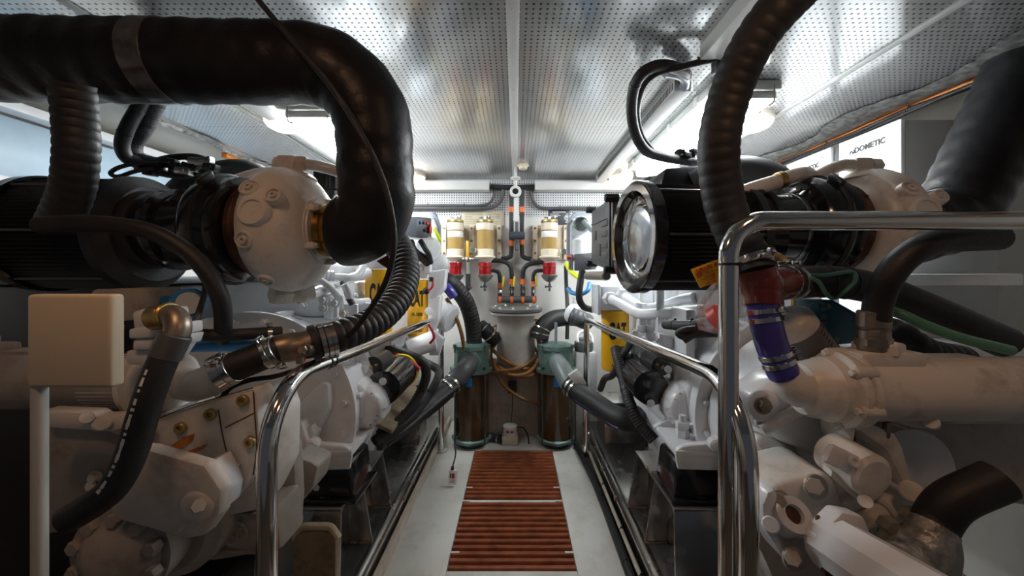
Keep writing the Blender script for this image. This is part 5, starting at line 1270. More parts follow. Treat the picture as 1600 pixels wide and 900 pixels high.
b = B(); b.prism([at(1040, 262, 1.75), at(1095, 258, 1.75), at(1100, 290, 1.75), at(1032, 290, 1.75)], (0, 0.35, 0), 0.012); b.prism([at(1012, 275, 2.0), at(1035, 272, 2.0), at(1035, 292, 2.0), at(1012, 292, 2.0)], (0, 0.2, 0), 0.008)
pieces('top_cover', b, 'black_plastic', ER)
b = B(); b.lathe(at(1218, 285, 1.95), (0, 0, -1), [(0, 0.05), (0.004, 0.06), (0.05, 0.06), (0.054, 0.04)], 30)
for i in range(12):
    a = PI*i/6; p = at(1218, 285, 1.95); b.box(p.x+0.06*math.cos(a)-0.004, p.x+0.06*math.cos(a)+0.004, p.y+0.06*math.sin(a)-0.004, p.y+0.06*math.sin(a)+0.004, p.z-0.05, p.z)
obj('ribbed_cap', b, 'black_plastic', ER)
# ---- looms under the ceiling at the right
line('ceiling_conduit', 'thick black corrugated conduit looping from the ceiling trunking down to the right engine', 'cable', [at(1066, 130, 1.69), at(1071, 115, 1.56), at(1052, 105, 1.49), at(1027, 103, 1.46), at(1003, 115, 1.47), at(990, 140, 1.53), at(987, 178, 1.62), at(994, 212, 1.68), at(1010, 236, 1.72), at(1035, 245, 1.76), at(1062, 250, 1.80), at(1090, 254, 1.82)], 0.022, 'black_hose', rib=(0.010, 0.04), n=18, ties=(0.12, 0.42))
line('ceiling_conduit', 'thinner black conduit inside the loop of the thick one under the ceiling', 'cable', [at(1120, 92, 1.42), at(1090, 98, 1.44), at(1060, 106, 1.46), at(1030, 113, 1.48), at(1010, 128, 1.52), at(1000, 150, 1.58), at(996, 180, 1.70), at(1003, 212, 1.74), at(1022, 238, 1.78)], 0.012, 'black_hose', ties=(0.1,))
line('ceiling_plug', 'short dark plug cable dropping into the slotted trunking', 'cable', [at(1040, 112, 1.52), at(1060, 116, 1.55), at(1070, 124, 1.60), at(1069, 136, 1.64)], 0.020, 'blue_grey_paint')
t = thing('loom_connectors', 'cluster of black connectors on top of the right engine below the conduit loop', 'connector cluster', at(1075, 246, 1.8))
rr = random.Random(9)
for i in range(7):
    p = at(1058+rr.random()*30, 236+rr.random()*16, 1.78+rr.random()*0.06)
    obj('connector', B().obox(p, (0.03+0.02*rr.random(), 0.03, 0.022), Matrix.Rotation(rr.random()*2, 3, 'Y') @ Matrix.Rotation(rr.random(), 3, 'Z'), 0.004), 'black_plastic', t)
# ---- bag and yellow warning tag tied to the tall right rail
c = at(1130, 483, 0.98)
t = thing('plastic_bag', 'clear plastic bag tied behind the tall right rail, holding a red plug', 'bag', c)
rr = random.Random(21)
b = B(); prof = [(0, 0.010), (0.018, 0.030), (0.045, 0.050), (0.08, 0.064), (0.11, 0.066), (0.132, 0.054), (0.142, 0.02), (0.144, 0.001)]
b.lathe(c+V((0, 0, 0.078)), (0, 0, -1), prof, 28, caps=False)
for v in b.bm.verts:
    a = math.atan2(v.co.y-c.y, v.co.x-c.x); k = 1+0.10*math.sin(5*a+v.co.z*60)+0.06*math.sin(9*a-v.co.z*90); v.co.x = c.x+(v.co.x-c.x)*k; v.co.y = c.y+(v.co.y-c.y)*k*0.55
obj('film', b, 'clear_plastic', t)
obj('knot', B().tube([c+V((0, 0, 0.075)), c+V((0.004, 0, 0.095)), c+V((-0.003, 0.004, 0.125))], 0.008, 10, taper=0.004), 'white_print', t)
b = B(); q = c+V((-0.006, 0.0, -0.024)); b.lathe(q, (0.45, -0.5, 0.6), [(-0.020, 0.026), (-0.014, 0.037), (0.010, 0.037), (0.018, 0.030), (0.018, 0.020), (0.004, 0.018)], 28)
obj('red_plug', b, 'red_plastic', None, 'red plug lying inside the clear plastic bag', 'plug')
t = thing('warning_tag', 'yellow folded warning tag with red heading behind the tall right rail', 'tag', at(1105, 428, 0.96))
p0, p1, p2, p3 = at(1079, 421, 0.97), at(1128, 403, 0.96), at(1135, 436, 0.96), at(1094, 450, 0.97)
n = (p1-p0).cross(p3-p0).normalized()
obj('front_leaf', B().prism([p0, p1, p2, p3], n*0.0015), 'tag_yellow', t)
q0, q1, q2, q3 = at(1117, 420, 0.955), at(1134, 402, 0.99), at(1136, 440, 0.99), at(1124, 456, 0.955)
obj('folded_leaf', B().prism([q0, q1, q2, q3], (q1-q0).cross(q3-q0).normalized()*0.0015), 'tag_yellow', t)
xd = (p1-p0).normalized(); yd = (p0-p3); yd = (yd-xd*yd.dot(xd)).normalized(); fn = xd.cross(yd)
if fn.y > 0: fn = -fn
ctr = (p0+p1+p2+p3)/4
text('1.PLUG MU', 0.0135, 'red_print', 'heading', t, ctr+yd*0.0165+xd*0.002+fn*0.0026, xd, yd, 0.0004)
text('ST', 0.0145, 'red_print', 'heading', t, ctr+yd*0.006-xd*0.024+fn*0.0026, xd, yd, 0.0005)
b = B()
R = Matrix((xd, yd, fn)).transposed()
for i in range(6):
    w = 0.03+0.012*((i*7) % 3); b.obox(ctr+yd*(0.004-0.006*i)+xd*(0.005-0.0004*i)+fn*0.0026, (w, 0.0018, 0.0006), R)
obj('small_print', b, 'red_print', t)

# ------------------------------------------------------------------ gearboxes
# left
GL = thing('marine_gearbox', 'cream white gearbox in front of the left engine, with rust streaks', 'gearbox', (-0.95, 1.0, 0.2))
b = B()
b.pprism([(205, 700), (222, 668), (300, 640), (395, 612), (420, 616), (432, 650), (430, 740), (400, 800), (345, 812), (330, 745), (300, 715)], 0.98, 1.10, 0.014)
obj('upper_case', b, 'cream_paint', GL)
b = B()
b.pprism([(222, 662), (395, 606), (402, 620), (405, 700), (398, 745), (345, 800), (338, 745), (305, 712), (215, 690)], 0.93, 1.0, 0.010)
obj('cover_flange', b, 'cream_paint', GL)
b = B()
for px, py in ((330, 647), (284, 668), (233, 680), (381, 625), (349, 774), (392, 690)): b.lathe(at(px, py, 0.928), (0, -1, 0), [(0, 0.014), (0.008, 0.014), (0.010, 0.012), (0.010, 0.007), (0.004, 0.006), (0.004, 0.001)], 18)
pieces('socket_screw', b, 'olive_brass', GL)
b = B()
b.prism([at(x, y, 0.9275) for x, y in ((262, 700), (286, 683), (303, 678), (300, 690), (280, 702))], (0, 0.002, 0)); b.prism([at(x, y, 0.9275) for x, y in ((290, 706), (324, 694), (312, 704), (296, 709))], (0, 0.002, 0))
pieces('rust_streak', b, 'rust', GL)
b = B()
b.prism([at(x, y, z) for x, y, z in ((205, 700, 0.80), (225, 702, 0.80), (318, 728, 0.80), (345, 768, 0.81), (341, 806, 0.82), (318, 838, 0.83), (290, 843, 0.83), (186, 813, 0.82), (168, 795, 0.81))], (0.004, 0.034, 0), 0.007)
obj('front_cover', b, 'cream_paint', GL)
b = B(); b.lathe(at(308, 791, 0.812), (0.1, -1, 0), [(0, 0.034), (0.004, 0.030), (0.006, 0.020)], 24); b.hexa(at(311, 790, 0.806), at(311, 790, 0.793), 0.015); 
for px, py in ((282, 829), (285, 826)): b.ball(at(px, py, 0.828), 0.005, n=8)
obj('drain_plug', b, 'cream_paint', GL)
b = B(); b.prism([at(x, y, 0.86) for x, y in ((314, 728), (330, 722), (345, 750), (352, 770), (346, 800), (338, 800), (342, 766))], (0, 0.06, 0), 0.004); b.prism([at(x, y, 0.88) for x, y in ((338, 750), (352, 738), (354, 742), (342, 755))], (0, 0.05, 0), 0.003)
pieces('cast_rib', b, 'white_paint', GL)
b = B()
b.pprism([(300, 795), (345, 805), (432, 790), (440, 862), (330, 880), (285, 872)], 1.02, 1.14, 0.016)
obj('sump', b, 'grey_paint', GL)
b = B(); b.lathe(at(367, 834, 1.017), (0, -1, 0), [(0, 0.036), (0.004, 0.036), (0.005, 0.030), (0.002, 0.029)], 36); obj('emblem_ring', b, 'grey_paint', GL)
text('ZF', 0.036, 'grey_paint', 'lettering', GL, at(367, 834, 1.010), (1, 0, 0), (0, 0, 1), 0.001)
b = B(); b.box(-0.78, -0.66, 1.012, 1.02, at(0, 806, 1.012).z, at(0, 803, 1.012).z); b.box(-0.80, -0.66, 1.012, 1.02, at(0, 866, 1.012).z, at(0, 862, 1.012).z); pieces('cast_line', b, 'grey_paint', GL)
b = B()
for p in ([(341, 640), (350, 690), (366, 748)], [(396, 612), (399, 660), (401, 700), (396, 742)], [(352, 668), (378, 655), (398, 645)], [(223, 664), (262, 648), (310, 630), (395, 606)], [(222, 697), (262, 706), (300, 719), (322, 727)]):
    b.tube([at(x, y, 0.929 if y < 690 or x > 330 else 0.86) for x, y in p], 0.0014, 6)
pieces('rust_seam', b, 'rusty_iron', GL)
# stepped cream casting right of the rail and the leg below it
b = B()
b.prism([at(x, y, 1.405) for x, y in ((436, 672), (452, 642), (500, 596), (513, 600), (515, 640), (500, 668), (480, 690), (462, 720), (440, 730))], (0.0, 0.10, 0), 0.016)
b.prism([at(x, y, 1.375) for x, y in ((452, 690), (486, 664), (492, 680), (484, 700), (468, 715), (452, 722))], (0, 0.06, 0), 0.010)
obj('adapter_case', b, 'white_paint', GL)
b = B(); b.pprism([(425, 650), (459, 700), (463, 780), (459, 830), (443, 852), (428, 830)], 1.13, 1.18, 0.008); b.pprism([(458, 712), (485, 722), (497, 730), (490, 760), (464, 792)], 1.2, 1.3, 0.010)
obj('support_leg', b, 'grey_paint', GL)
b = B(); o = at(188, 868, 0.86)
b.lathe(o, (0.05, -1, 0.0), [(-0.10, 0.098), (-0.02, 0.106), (0, 0.108), (0.0, 0.088), (0.016, 0.078), (0.030, 0.050), (0.034, 0.03)], 48)
obj('output_flange', b, 'grey_paint', GL)
b = B()
for k in range(10):
    a = 2*PI*k/10+0.3; q = o+V((0.089*math.cos(a), -0.002, 0.089*math.sin(a))); b.hexa(q, q+V((0, -0.022, 0)), 0.016)
pieces('flange_bolt', b, 'grey_paint', GL)
b = B(); b.lathe(o+V((0.025, 0.20, 0.0)), (0, -1, 0), [(0, 0.115), (0.02, 0.128), (0.10, 0.125), (0.12, 0.10)], 40); obj('output_housing', b, 'grey_paint', GL)
# left side casting behind the hose
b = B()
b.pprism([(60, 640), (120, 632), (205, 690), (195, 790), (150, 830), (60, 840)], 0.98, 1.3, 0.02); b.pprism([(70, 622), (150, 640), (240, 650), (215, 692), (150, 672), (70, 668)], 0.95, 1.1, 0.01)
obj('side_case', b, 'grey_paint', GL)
b = B()
b.pprism([(60, 642), (140, 645), (150, 652), (205, 648), (215, 664), (175, 676), (60, 668)], 0.86, 0.90, 0.006); b.cyl(at(160, 661, 0.858), at(160, 661, 0.845), 0.017, 18, 0.003); b.cyl(at(136, 652, 0.858), at(136, 652, 0.83), 0.012, 14)
for px, py in ((147, 757), (150, 745)): b.bolt(at(px, py, 0.97), (0, -1, 0), 0.012, 0.01)
pieces('shift_linkage', b, 'cream_paint', GL)
# left oil cooler and hoses
ZL = at(0, 602, 0.95).z
t = cooler('grey-white oil cooler across the left gearbox, partly behind the cream box', -1.62, 1.0, ZL, 0.55, 0.074, 'grey_paint', [])
b = B().lathe((-0.965, 1.0, ZL), (1, 0, 0), [(-0.10, 0.074), (0, 0.074), (0.01, 0.092), (0.022, 0.092), (0.026, 0.080), (0.06, 0.080), (0.09, 0.066), (0.10, 0.05)], 44)
obj('outlet_cap', b, 'cream_paint', t)
obj('elbow', B().sweep(fillet([(-0.90, 1.0, ZL), at(305, 603, 0.99), at(330, 594, 0.955), at(352, 580, 0.95)], [0.05, 0.04], 8), 0.040, 26), 'cream_paint', t)
t = line('coolant_hose', 'short black hose between two pairs of steel clamps in front of the left flywheel housing', 'hose', [at(343, 585, 0.95), at(365, 574, 0.955), at(400, 560, 0.975), at(436, 546, 1.0)], 0.037, 'black_rubber', n=22)
D = at(365, 574, 0.955)-at(343, 585, 0.95)
clamp(t, at(350, 581.5, 0.951), D, 0.0385, 0.022, screw=(0, -0.6, 1)); clamp(t, at(362, 575.5, 0.954), D, 0.0385, 0.016, screw=(0, -0.6, 1)); clamp(t, at(421, 552, 0.99), D, 0.0385, 0.018, screw=(0, -0.3, 1)); clamp(t, at(431, 548, 0.996), D, 0.0385, 0.016, screw=(0, -0.3, -1))
t = thing('steel_sleeve', 'dull steel pipe sleeve joining the short black hose to the ribbed hose at the left', 'pipe', at(465, 541, 1.02))
obj('tube', B().tube([at(433, 547, 1.0), at(450, 543, 1.01), at(472, 540, 1.03), at(497, 535, 1.05)], 0.038, 26), 'old_steel', t)
b = B(); q = at(477, 548, 0.985); b.hexa(q, q+V((0.002, -0.02, 0.006)), 0.012); b.cyl(q+V((0, 0.02, 0)), q+V((0.002, -0.008, 0.003)), 0.016, 14); b.cyl(q+V((-0.008, -0.01, -0.012)), q+V((-0.008, -0.01, -0.03)), 0.009, 10)
obj('sensor_boss', b, 'old_steel', t)
obj('red_cap', B().cyl(at(472, 557, 0.985), at(470, 565, 0.98), 0.010, 12, 0.002), 'red_print', t, 'red cap')
q = [at(488, 537, 1.04), at(510, 531, 1.06), at(545, 520, 1.10), at(585, 502, 1.18), at(616, 474, 1.27), at(632, 440, 1.36), at(632, 410, 1.43), at(622, 385, 1.50), at(606, 362, 1.58)]
t = thing('turbo_hose', 'ribbed black hose curving up behind the thick exhaust pipe of the left engine', 'hose', q[0])
obj('hose_wall', B().ribbed(q, 0.044, 0.022, 0.10, 26, taper=0.056), 'black_hose', t)
b = B(); D = q[1]-q[0]
b.lathe(q[0]-D.normalized()*0.004, D, [(0, 0.04), (0.001, 0.050), (0.016, 0.050), (0.018, 0.044)], 30); obj('end_cuff', b, 'black_rubber', t)
for f in (0.35, 0.75, 1.1):
    clamp(t, q[0].lerp(q[1], f)+D.normalized()*0.012, D, 0.0455, 0.013, screw=(0, 0.3, -1))
# fitting with steel elbow and printed hose at the left
t = thing('hydraulic_hose', 'thick black hose with white print curving down from a steel elbow at the left edge', 'hose', at(270, 500, 0.80))
d = crom([at(258, 556, 0.775), at(240, 600, 0.76), at(222, 655, 0.75), at(205, 710, 0.74), at(180, 758, 0.73), at(150, 785, 0.72), at(105, 812, 0.71)], 12)
obj('hose_wall', B().sweep(d, 0.0255, 22), 'black_rubber', t)
obj('ferrule', B().cyl(at(276, 522, 0.785), at(256, 560, 0.775), 0.0285, 24, 0.003), 'dark_grey_plastic', t)
obj('elbow', B().sweep(fillet([at(248, 494, 0.81), at(287, 492, 0.795), at(275, 524, 0.785)], 0.035, 10), 0.0235, 22), 'old_steel', t)
b = B(); b.cyl(at(240, 497, 0.812), at(262, 494, 0.805), 0.026, 20, 0.004); b.cyl(at(262, 494, 0.805), at(268, 493, 0.803), 0.029, 20, 0.003); obj('swivel_nut', b, 'brass', t)
rr = random.Random(8); b = B()
for k in range(6, 52):
    if rr.random() < 0.25: continue
    p = d[k]; T = (d[k+1]-d[k-1]).normalized(); nrm = V((0.05, -1, 0.25)); nrm = (nrm-T*nrm.dot(T)).normalized(); s = T.cross(nrm)
    R = Matrix((T, s, nrm)).transposed(); b.obox(p+nrm*0.0252+s*0.002, (0.0055, 0.004+0.003*rr.random(), 0.0012), R)
obj('hose_print', b, 'white_print', t)
t = thing('valve_body', 'stepped white valve block under the steel elbow at the left', 'valve', at(225, 540, 0.85))
b = B(); b.pprism([(205, 488), (222, 482), (246, 482), (250, 512), (208, 516)], 0.82, 0.90, 0.006); b.pprism([(200, 514), (255, 508), (256, 528), (200, 530)], 0.815, 0.92, 0.005); b.pprism([(207, 530), (262, 528), (256, 546), (206, 548)], 0.82, 0.92, 0.005); b.pprism([(196, 548), (250, 546), (232, 572), (196, 570)], 0.83, 0.93, 0.005)
obj('body', b, 'white_paint', t)
b = B(); b.cyl(at(178, 530, 0.85), at(203, 530, 0.85), 0.032, 24, 0.005); obj('spool_cap', b, 'black_plastic', t)
line('return_hose', 'wide black hose arching from the far left edge in front of the left turbocharger', 'hose', [at(60, 352, 0.92), at(125, 349, 0.93), at(180, 352, 0.94), at(235, 362, 0.95), at(285, 388, 0.96), at(322, 424, 0.97), at(344, 465, 0.98), at(349, 500, 1.0), at(347, 530, 1.04)], 0.0205, 'black_rubber', n=18)
line('cooling_hose', 'mid-sized black hose lying level behind the steel elbow at the left', 'hose', [at(262, 519, 0.95), at(300, 523, 0.98), at(350, 524, 1.02), at(400, 521, 1.06), at(440, 519, 1.1)], 0.0165, 'black_hose', clamps=(0.9,), n=16)
line('blue_pipe', 'straight blue pipe below the level black hose at the left', 'pipe', [at(270, 541, 1.02), at(330, 541, 1.04), at(395, 540, 1.08), at(450, 539, 1.15)], 0.0155, 'blue_pipe')
t = thing('blue_actuator', 'dark blue actuator with a round pale end behind the steel elbow at the left', 'actuator', at(260, 475, 1.1))
b = B(); b.box(at(215, 0, 1.1).x, at(284, 0, 1.1).x, 1.06, 1.15, at(0, 487, 1.1).z, at(0, 462, 1.1).z, 0.010); obj('body', b, 'blue_plastic', t)
b = B(); b.lathe(at(300, 473, 1.07), (0.3, -1, 0), [(0, 0.036), (0.004, 0.040), (0.03, 0.040)], 28); obj('end_ring', b, 'blue_pipe', t)
b = B(); b.lathe(at(301, 473, 1.058), (0.3, -1, 0), [(-0.002, 0.030), (0.022, 0.030)], 28); obj('end_disc', b, 'pale_gauge', t)
obj('plain_block', B().pprism([(140, 452), (210, 450), (216, 470), (214, 500), (140, 505)], 1.0, 1.15, 0.010), 'grey_paint', None, 'grey block behind the cream box at the left edge', 'block')
t = thing('cream_box', 'plain cream plastic box on a thin post, very close at the left edge', 'box', (-0.76, 0.615, -0.3))
obj('post', B().cyl((at(62, 0, 0.612).x, 0.612, -0.3), (at(62, 0, 0.612).x, 0.612, at(0, 590, 0.612).z), 0.010, 14), 'trim_grey', t)
obj('case', B().box(at(40, 0, 0.60).x, at(172, 0, 0.60).x, 0.60, 0.625, at(0, 607, 0.6).z, at(0, 460, 0.6).z, 0.006, 3), 'cream_plastic', t)
# thin cables over the left side
line('thin_cable', 'thin black cable running from the ceiling over the thick exhaust pipe to the left handrail', 'cable', [at(330, -90, 1.0), at(402, -2, 1.0), at(455, 62, 1.0), at(520, 140, 0.99), at(562, 205, 0.98), at(592, 265, 0.98), at(609, 320, 0.98), at(616, 375, 0.99), at(608, 425, 1.0), at(588, 468, 1.02), at(555, 515, 1.05), at(528, 545, 1.09), at(514, 560, 1.115)], 0.0075, 'black_rubber', n=10)
line('thin_cable', 'short black cable on the ceiling above the exhaust pipe', 'cable', [at(425, -35, 1.22), at(448, -2, 1.24), at(468, 25, 1.27), at(490, 55, 1.33)], 0.006, 'black_rubber', n=8)
line('thin_cable', 'thin black cable sagging from the left handrail to the gearbox hose', 'cable', [at(512, 560, 1.12), at(470, 575, 1.05), at(430, 588, 1.0), at(390, 594, 0.99), at(360, 606, 0.98), at(345, 625, 0.96)], 0.0065, 'black_rubber', n=8)
line('thin_cable', 'thin dark cable rising from the steel elbow to the left turbocharger', 'cable', [at(300, 515, 0.93), at(310, 490, 0.95), at(318, 465, 1.0), at(322, 440, 1.05)], 0.007, 'black_rubber', n=8)
# looms at the upper left
line('wiring_loom', 'wide black corrugated loom dropping from the ceiling at the upper left', 'cable', [at(252, 140, 1.50), at(240, 165, 1.50), at(222, 200, 1.51), at(206, 226, 1.52), at(212, 248, 1.53), at(240, 258, 1.55), at(280, 262, 1.6)], 0.034, 'black_hose', rib=(0.010, 0.03), n=18, ties=(0.15, 0.35))
line('wiring_loom', 'narrower black loom left of the wide one at the upper left', 'cable', [at(232, 140, 1.46), at(216, 170, 1.46), at(200, 198, 1.46), at(191, 225, 1.47), at(198, 246, 1.49), at(220, 256, 1.52)], 0.024, 'black_hose', n=16, ties=(0.3, 0.6))
line('wiring_loom', 'thin black wire loop sticking out left of the connector cluster', 'cable', [at(250, 256, 1.5), at(215, 255, 1.48), at(185, 262, 1.47), at(173, 271, 1.47), at(185, 276, 1.47), at(210, 268, 1.48), at(240, 262, 1.5)], 0.008, 'black_hose', n=10)
t = thing('connector_cluster', 'cluster of black and silver plugs on the loom above the left turbocharger', 'connector cluster', at(290, 258, 1.55))
rr = random.Random(12)
for i in range(11):
    p = at(225+i*10.5, 262-0.10*i*4+8*math.sin(i*1.3), 1.52+0.02*rr.random())
    b = B(); b.obox(p, (0.045+0.02*rr.random(), 0.03, 0.028), Matrix.Rotation(0.3-0.5*rr.random(), 3, 'Y'), 0.004); b.obox(p+V((0.0, -0.016, 0.0)), (0.02, 0.006, 0.012), None, 0.002)
    obj('connector', b, 'black_plastic' if i not in (6, 8, 9) else 'brushed_steel', t)
b = B(); b.tube([at(230, 255, 1.55), at(270, 246, 1.57), at(310, 246, 1.58), at(345, 262, 1.6)], 0.013, 10); b.tube([at(235, 268, 1.53), at(280, 275, 1.53), at(320, 268, 1.55), at(345, 270, 1.58)], 0.012, 10)
pieces('wire', b, 'black_hose', t)
# ducts behind the left turbocharger and its white pipes
pipe('air_duct', EL, [at(262, 325, 1.62), at(290, 292, 1.62), at(330, 275, 1.62), at(375, 268, 1.65), at(410, 280, 1.70), at(425, 310, 1.75)], 0.052, 'black_rubber', n=24)
pipe('coolant_pipe', EL, [at(308, 306, 1.42), at(340, 296, 1.42), at(372, 284, 1.42), at(405, 274, 1.44), at(430, 272, 1.46)], 0.027, 'white_paint', n=18)
b = B(); b.lathe(at(318, 303, 1.42), (-1, 0, -0.3), [(0, 0.028), (0.002, 0.032), (0.03, 0.032), (0.032, 0.028)], 18); obj('pipe_union', b, 'black_rubber', EL)
b = B(); b.cyl(at(274, 318, 1.18), at(285, 308, 1.2), 0.019, 18, 0.003); b.cyl(at(283, 310, 1.195), at(291, 303, 1.21), 0.024, 18, 0.004); obj('filler_cap', b, 'black_plastic', EL)
c = WORLD[TL]+V((0.035, 0, 0.226))
pipe('coolant_pipe', EL, [c+V((0.05, 0, -0.004)), c+V((0.10, 0.0, -0.010)), c+V((0.17, 0.02, -0.03)), c+V((0.205, 0.05, -0.07)), c+V((0.20, 0.12, -0.13)), c+V((0.16, 0.2, -0.16))], 0.019, 'white_paint', n=16)
b = B(); b.lathe(at(515, 262, 1.7), (0, 0, -1), [(0, 0.05), (0.004, 0.058), (0.10, 0.058), (0.104, 0.04), (0.18, 0.035)], 28)
for i in range(16):
    a = PI*i/8; p = at(515, 262, 1.7); b.box(p.x+0.058*math.cos(a)-0.004, p.x+0.058*math.cos(a)+0.004, p.y+0.058*math.sin(a)-0.004, p.y+0.058*math.sin(a)+0.004, p.z-0.10, p.z)
obj('ribbed_cap', b, 'black_plastic', EL)
b = B(); b.prism([at(588, 408, 1.3), at(606, 398, 1.3), at(612, 412, 1.3), at(606, 420, 1.3), at(596, 414, 1.3)], (0, 0.012, 0), 0.002); b.lathe(at(604, 413, 1.298), (0, -1, 0), [(0, 0.006), (0.002, 0.006)], 10)
obj('lifting_bracket', b, 'rusty_iron', EL)

# right gearbox
GR = thing('marine_gearbox', 'white gearbox at the lower right, under the long cream oil cooler', 'gearbox', (1.0, 1.0, 0.2))
b = B().lathe((1.05, 1.43, 0.78), (0.0, -1, -0.06), [(0, 0.335), (0.10, 0.325), (0.20, 0.305), (0.30, 0.265), (0.37, 0.20), (0.41, 0.12), (0.42, 0.02)], 56); obj('bell_case', b, 'white_paint', GR)
b = B(); b.pprism([(1180, 620), (1225, 590), (1300, 598), (1318, 660), (1290, 720), (1215, 690), (1178, 660)], 1.06, 1.20, 0.03, 3)
obj('upper_pad', b, 'white_paint', GR)
b = B()
b.lathe(at(1192, 634, 1.062), (-0.05, -1, 0.15), [(0, 0.045), (0.006, 0.043), (0.008, 0.038)], 28)
b.lathe(at(1190, 658, 1.062), (-0.05, -1, 0.1), [(0, 0.022), (0.010, 0.020), (0.010, 0.012), (0.003, 0.010)], 20)
for px, py in ((1195, 617), (1235, 639), (1230, 618)): b.ball(at(px, py, 1.062), 0.009, n=10)
pieces('boss', b, 'white_paint', GR)
b = B(); b.bolt(at(1192, 634, 1.05), (-0.05, -1, 0.15), 0.017, 0.016); obj('rusty_bolt', b, 'old_steel', GR, 'rust-stained steel bolt')
b = B(); b.tube([at(1190, 672, 1.05), at(1230, 650, 1.04), at(1268, 630, 1.03)], 0.016, 14); obj('oil_line', b, 'cream_paint', GR)
# right hand side case with its cast webs
b = B(); b.pprism([(1330, 655), (1470, 660), (1640, 660), (1640, 800), (1470, 770), (1430, 775), (1400, 720), (1340, 690)], 1.02, 1.30, 0.02)
obj('side_case', b, 'grey_paint', GR)
b = B(); b.pprism([(1328, 658), (1345, 655), (1400, 678), (1412, 700), (1428, 760), (1418, 768), (1388, 706), (1342, 672), (1336, 702), (1331, 700)], 0.94, 1.04, 0.008)
b.cyl(at(1424, 768, 0.95), at(1424, 768, 0.92), 0.024, 18, 0.004)
b.pprism([(1362, 652), (1450, 652), (1470, 664), (1470, 672), (1440, 670), (1425, 668), (1390, 660)], 0.95, 1.05, 0.006); b.cyl(at(1455, 660, 0.95), at(1455, 660, 0.92), 0.016, 16, 0.003)
obj('cast_web', b, 'cream_paint', GR)
b = B(); b.prism([at(x, y, 0.938) for x, y in ((1386, 662), (1392, 660), (1420, 668), (1418, 673), (1394, 666), (1392, 686), (1386, 686))], (0, 0.014, 0), 0.003); obj('cast_bracket', b, 'old_steel', GR)
# actuator cylinder with cover tab
a = at(1310, 712, 0.95); c = at(1368, 748, 0.86)
b = B(); b.cyl(a+(a-c)*0.3, c, 0.050, 30, 0.010); D = (c-a).normalized()
b.prism([at(x, y, 0.90) for x, y in ((1300, 735), (1358, 785), (1350, 792), (1298, 745))], (0.01, 0.04, 0), 0.004); b.cyl(at(1352, 783, 0.88), at(1352, 783, 0.86), 0.014, 14)
obj('actuator', b, 'cream_paint', GR)
u, w, dd = basis(D)
b = B(); q = at(1330, 722, 0.865); b.obox(q+V((-0.01, 0.01, 0)), (0.085, 0.02, 0.045), Matrix.Rotation(0.45, 3, 'Y'), 0.009); b.lathe(at(1333, 721, 0.856), (0.1, -1, 0.3), [(0, 0.012), (0.006, 0.011), (0.006, 0.006), (0.002, 0.005)], 16)
obj('actuator_tab', b, 'white_paint', GR)
# control valve lower middle
b = B(); b.pprism([(1200, 775), (1215, 758), (1248, 750), (1290, 740), (1312, 752), (1320, 790), (1300, 830), (1255, 850), (1225, 835), (1205, 810)], 0.93, 1.10, 0.02, 3)
obj('valve_base', b, 'cream_paint', GR)
b = B(); b.pprism([(1192, 790), (1200, 770), (1212, 764), (1218, 776), (1210, 800), (1214, 830), (1236, 866), (1250, 880), (1240, 890), (1222, 872), (1202, 838), (1192, 815)], 0.88, 0.95, 0.010)
b.cyl(at(1204, 820, 0.89), at(1204, 820, 0.865), 0.018, 18, 0.003)
obj('side_flange', b, 'white_paint', GR)
b = B(); p = at(1237, 805, 0.88); b.lathe(p, (0, -0.75, 0.65), [(-0.04, 0.040), (0.0, 0.040), (0.012, 0.038), (0.014, 0.032), (0.014, 0.020), (-0.004, 0.018), (-0.004, 0.001)], 32); obj('port_ring', b, 'white_paint', GR)
b = B(); b.lathe(at(1237, 805, 0.88)+V((0, -0.001, 0.001)), (0, -0.75, 0.65), [(0.0, 0.018), (0.001, 0.018)], 24); obj('port_bore', b, 'rusty_iron', GR)
for px, py, Yq, rr_ in ((1216, 782, 0.91, 0.018), (1273, 760, 0.92, 0.020), (1239, 872, 0.87, 0.018)):
    b = B(); b.lathe(at(px, py, Yq), (0, -1, 0.2), [(0, rr_*1.45), (0.006, rr_*1.4), (0.007, rr_)], 20); b.hexa(at(px, py, Yq-0.005), at(px, py, Yq-0.024), rr_); obj('hex_bolt', b, 'grey_paint', GR)
# hexagonal solenoid running towards the viewer
R = (at(1400, 900, 0.70)-at(1265, 815, 0.90)).normalized()
p = at(1268, 812, 0.87)
b = B(); u, w, dd = basis(R)
b.prism([at(1250, 826, 0.86), at(1290, 786, 0.86), at(1322, 792, 0.86), at(1338, 828, 0.86), at(1300, 878, 0.86), at(1268, 880, 0.86), at(1256, 860, 0.86)], R*0.045, 0.008)
obj('solenoid_flange', b, 'white_paint', GR)
b = B(); q = at(1300, 846, 0.84)
b.lathe(q, R, [(0, 0.058), (0.28, 0.060), (0.29, 0.054)], 8); obj('solenoid_body', b, 'white_paint', GR)
b = B()
for px, py in ((1266, 861), (1268, 876)): b.lathe(at(px, py, 0.855)+R*0.046, R, [(-0.01, 0.009), (0.002, 0.009)], 12)
b.lathe(at(1279, 811, 0.846), (0, -1, 0.4), [(0, 0.008), (0.003, 0.006)], 12)
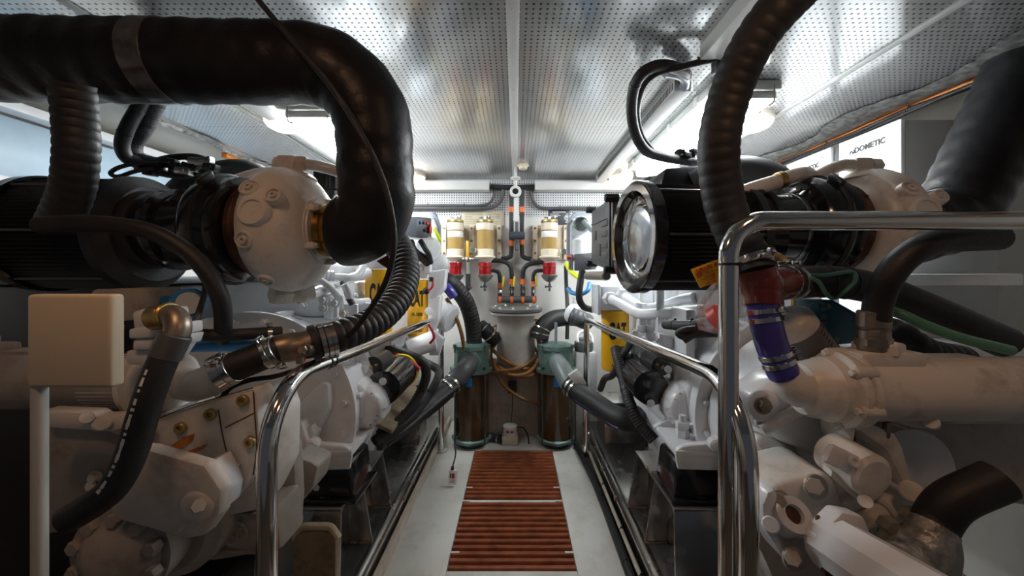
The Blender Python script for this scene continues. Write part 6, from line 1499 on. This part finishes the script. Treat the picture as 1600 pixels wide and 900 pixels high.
pieces('screw_hole', b, 'rusty_iron', GR)
b = B(); b.tube([at(1300, 800, 0.97), at(1330, 782, 0.98), at(1365, 765, 1.0)], 0.020, 16); b.lathe(at(1320, 786, 0.95), (0, -1, 0), [(0, 0.006), (0.002, 0.006)], 10); obj('shift_rod', b, 'cream_paint', GR)
b = B(); b.tube([at(1330, 822, 0.97), at(1362, 806, 0.98), at(1405, 782, 1.0)], 0.021, 16); b.cyl(at(1378, 800, 0.985), at(1412, 778, 1.0), 0.036, 20, 0.006); obj('shift_rod', b, 'cream_paint', GR)
b = B(); b.lathe(at(1415, 850, 1.0), (0.2, -1, 0.1), [(0, 0.10), (0.03, 0.105), (0.06, 0.095), (0.07, 0.05)], 36)
for k in range(8):
    a = 2*PI*k/8; q = at(1415, 850, 0.94)+V((0.078*math.cos(a), 0, 0.078*math.sin(a))); b.hexa(q, q+V((0, -0.03, 0)), 0.020)
obj('output_flange', b, 'grey_paint', GR)
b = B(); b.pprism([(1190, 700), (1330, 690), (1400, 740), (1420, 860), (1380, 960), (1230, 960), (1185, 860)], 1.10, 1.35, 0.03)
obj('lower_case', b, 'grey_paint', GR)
q = [at(1560, 750, 0.82), at(1490, 782, 0.83), at(1462, 815, 0.84), at(1440, 862, 0.82), at(1390, 892, 0.80), at(1330, 930, 0.78)]
t = thing('drain_hose', 'black hose with a silvery taped bend in the lower right corner', 'hose', q[3])
q = crom(q, 12)
obj('hose_wall', B().sweep(q, 0.040, 22), 'black_rubber', t)
obj('taped_sleeve', B().sweep(q[26:50], lambda s, L: 0.0425+0.0008*math.sin(s*160), 24), 'foil', t, 'silvery tape')
# dark box added outboard of the left engine to darken the gap there
t = thing('added_dark_box', 'dark box added against the left hull behind the left turbocharger hoses', 'dark box', (-1.9, 2.3, -0.3))
obj('case', B().box(-2.35, -1.46, 1.48, 3.36, -0.3, 1.26, 0.02), 'black_plastic', t)
obj('box_edge', B().box(-2.36, -1.45, 1.47, 3.365, 1.262, 1.29, 0.006), 'dark_grey_plastic', t)
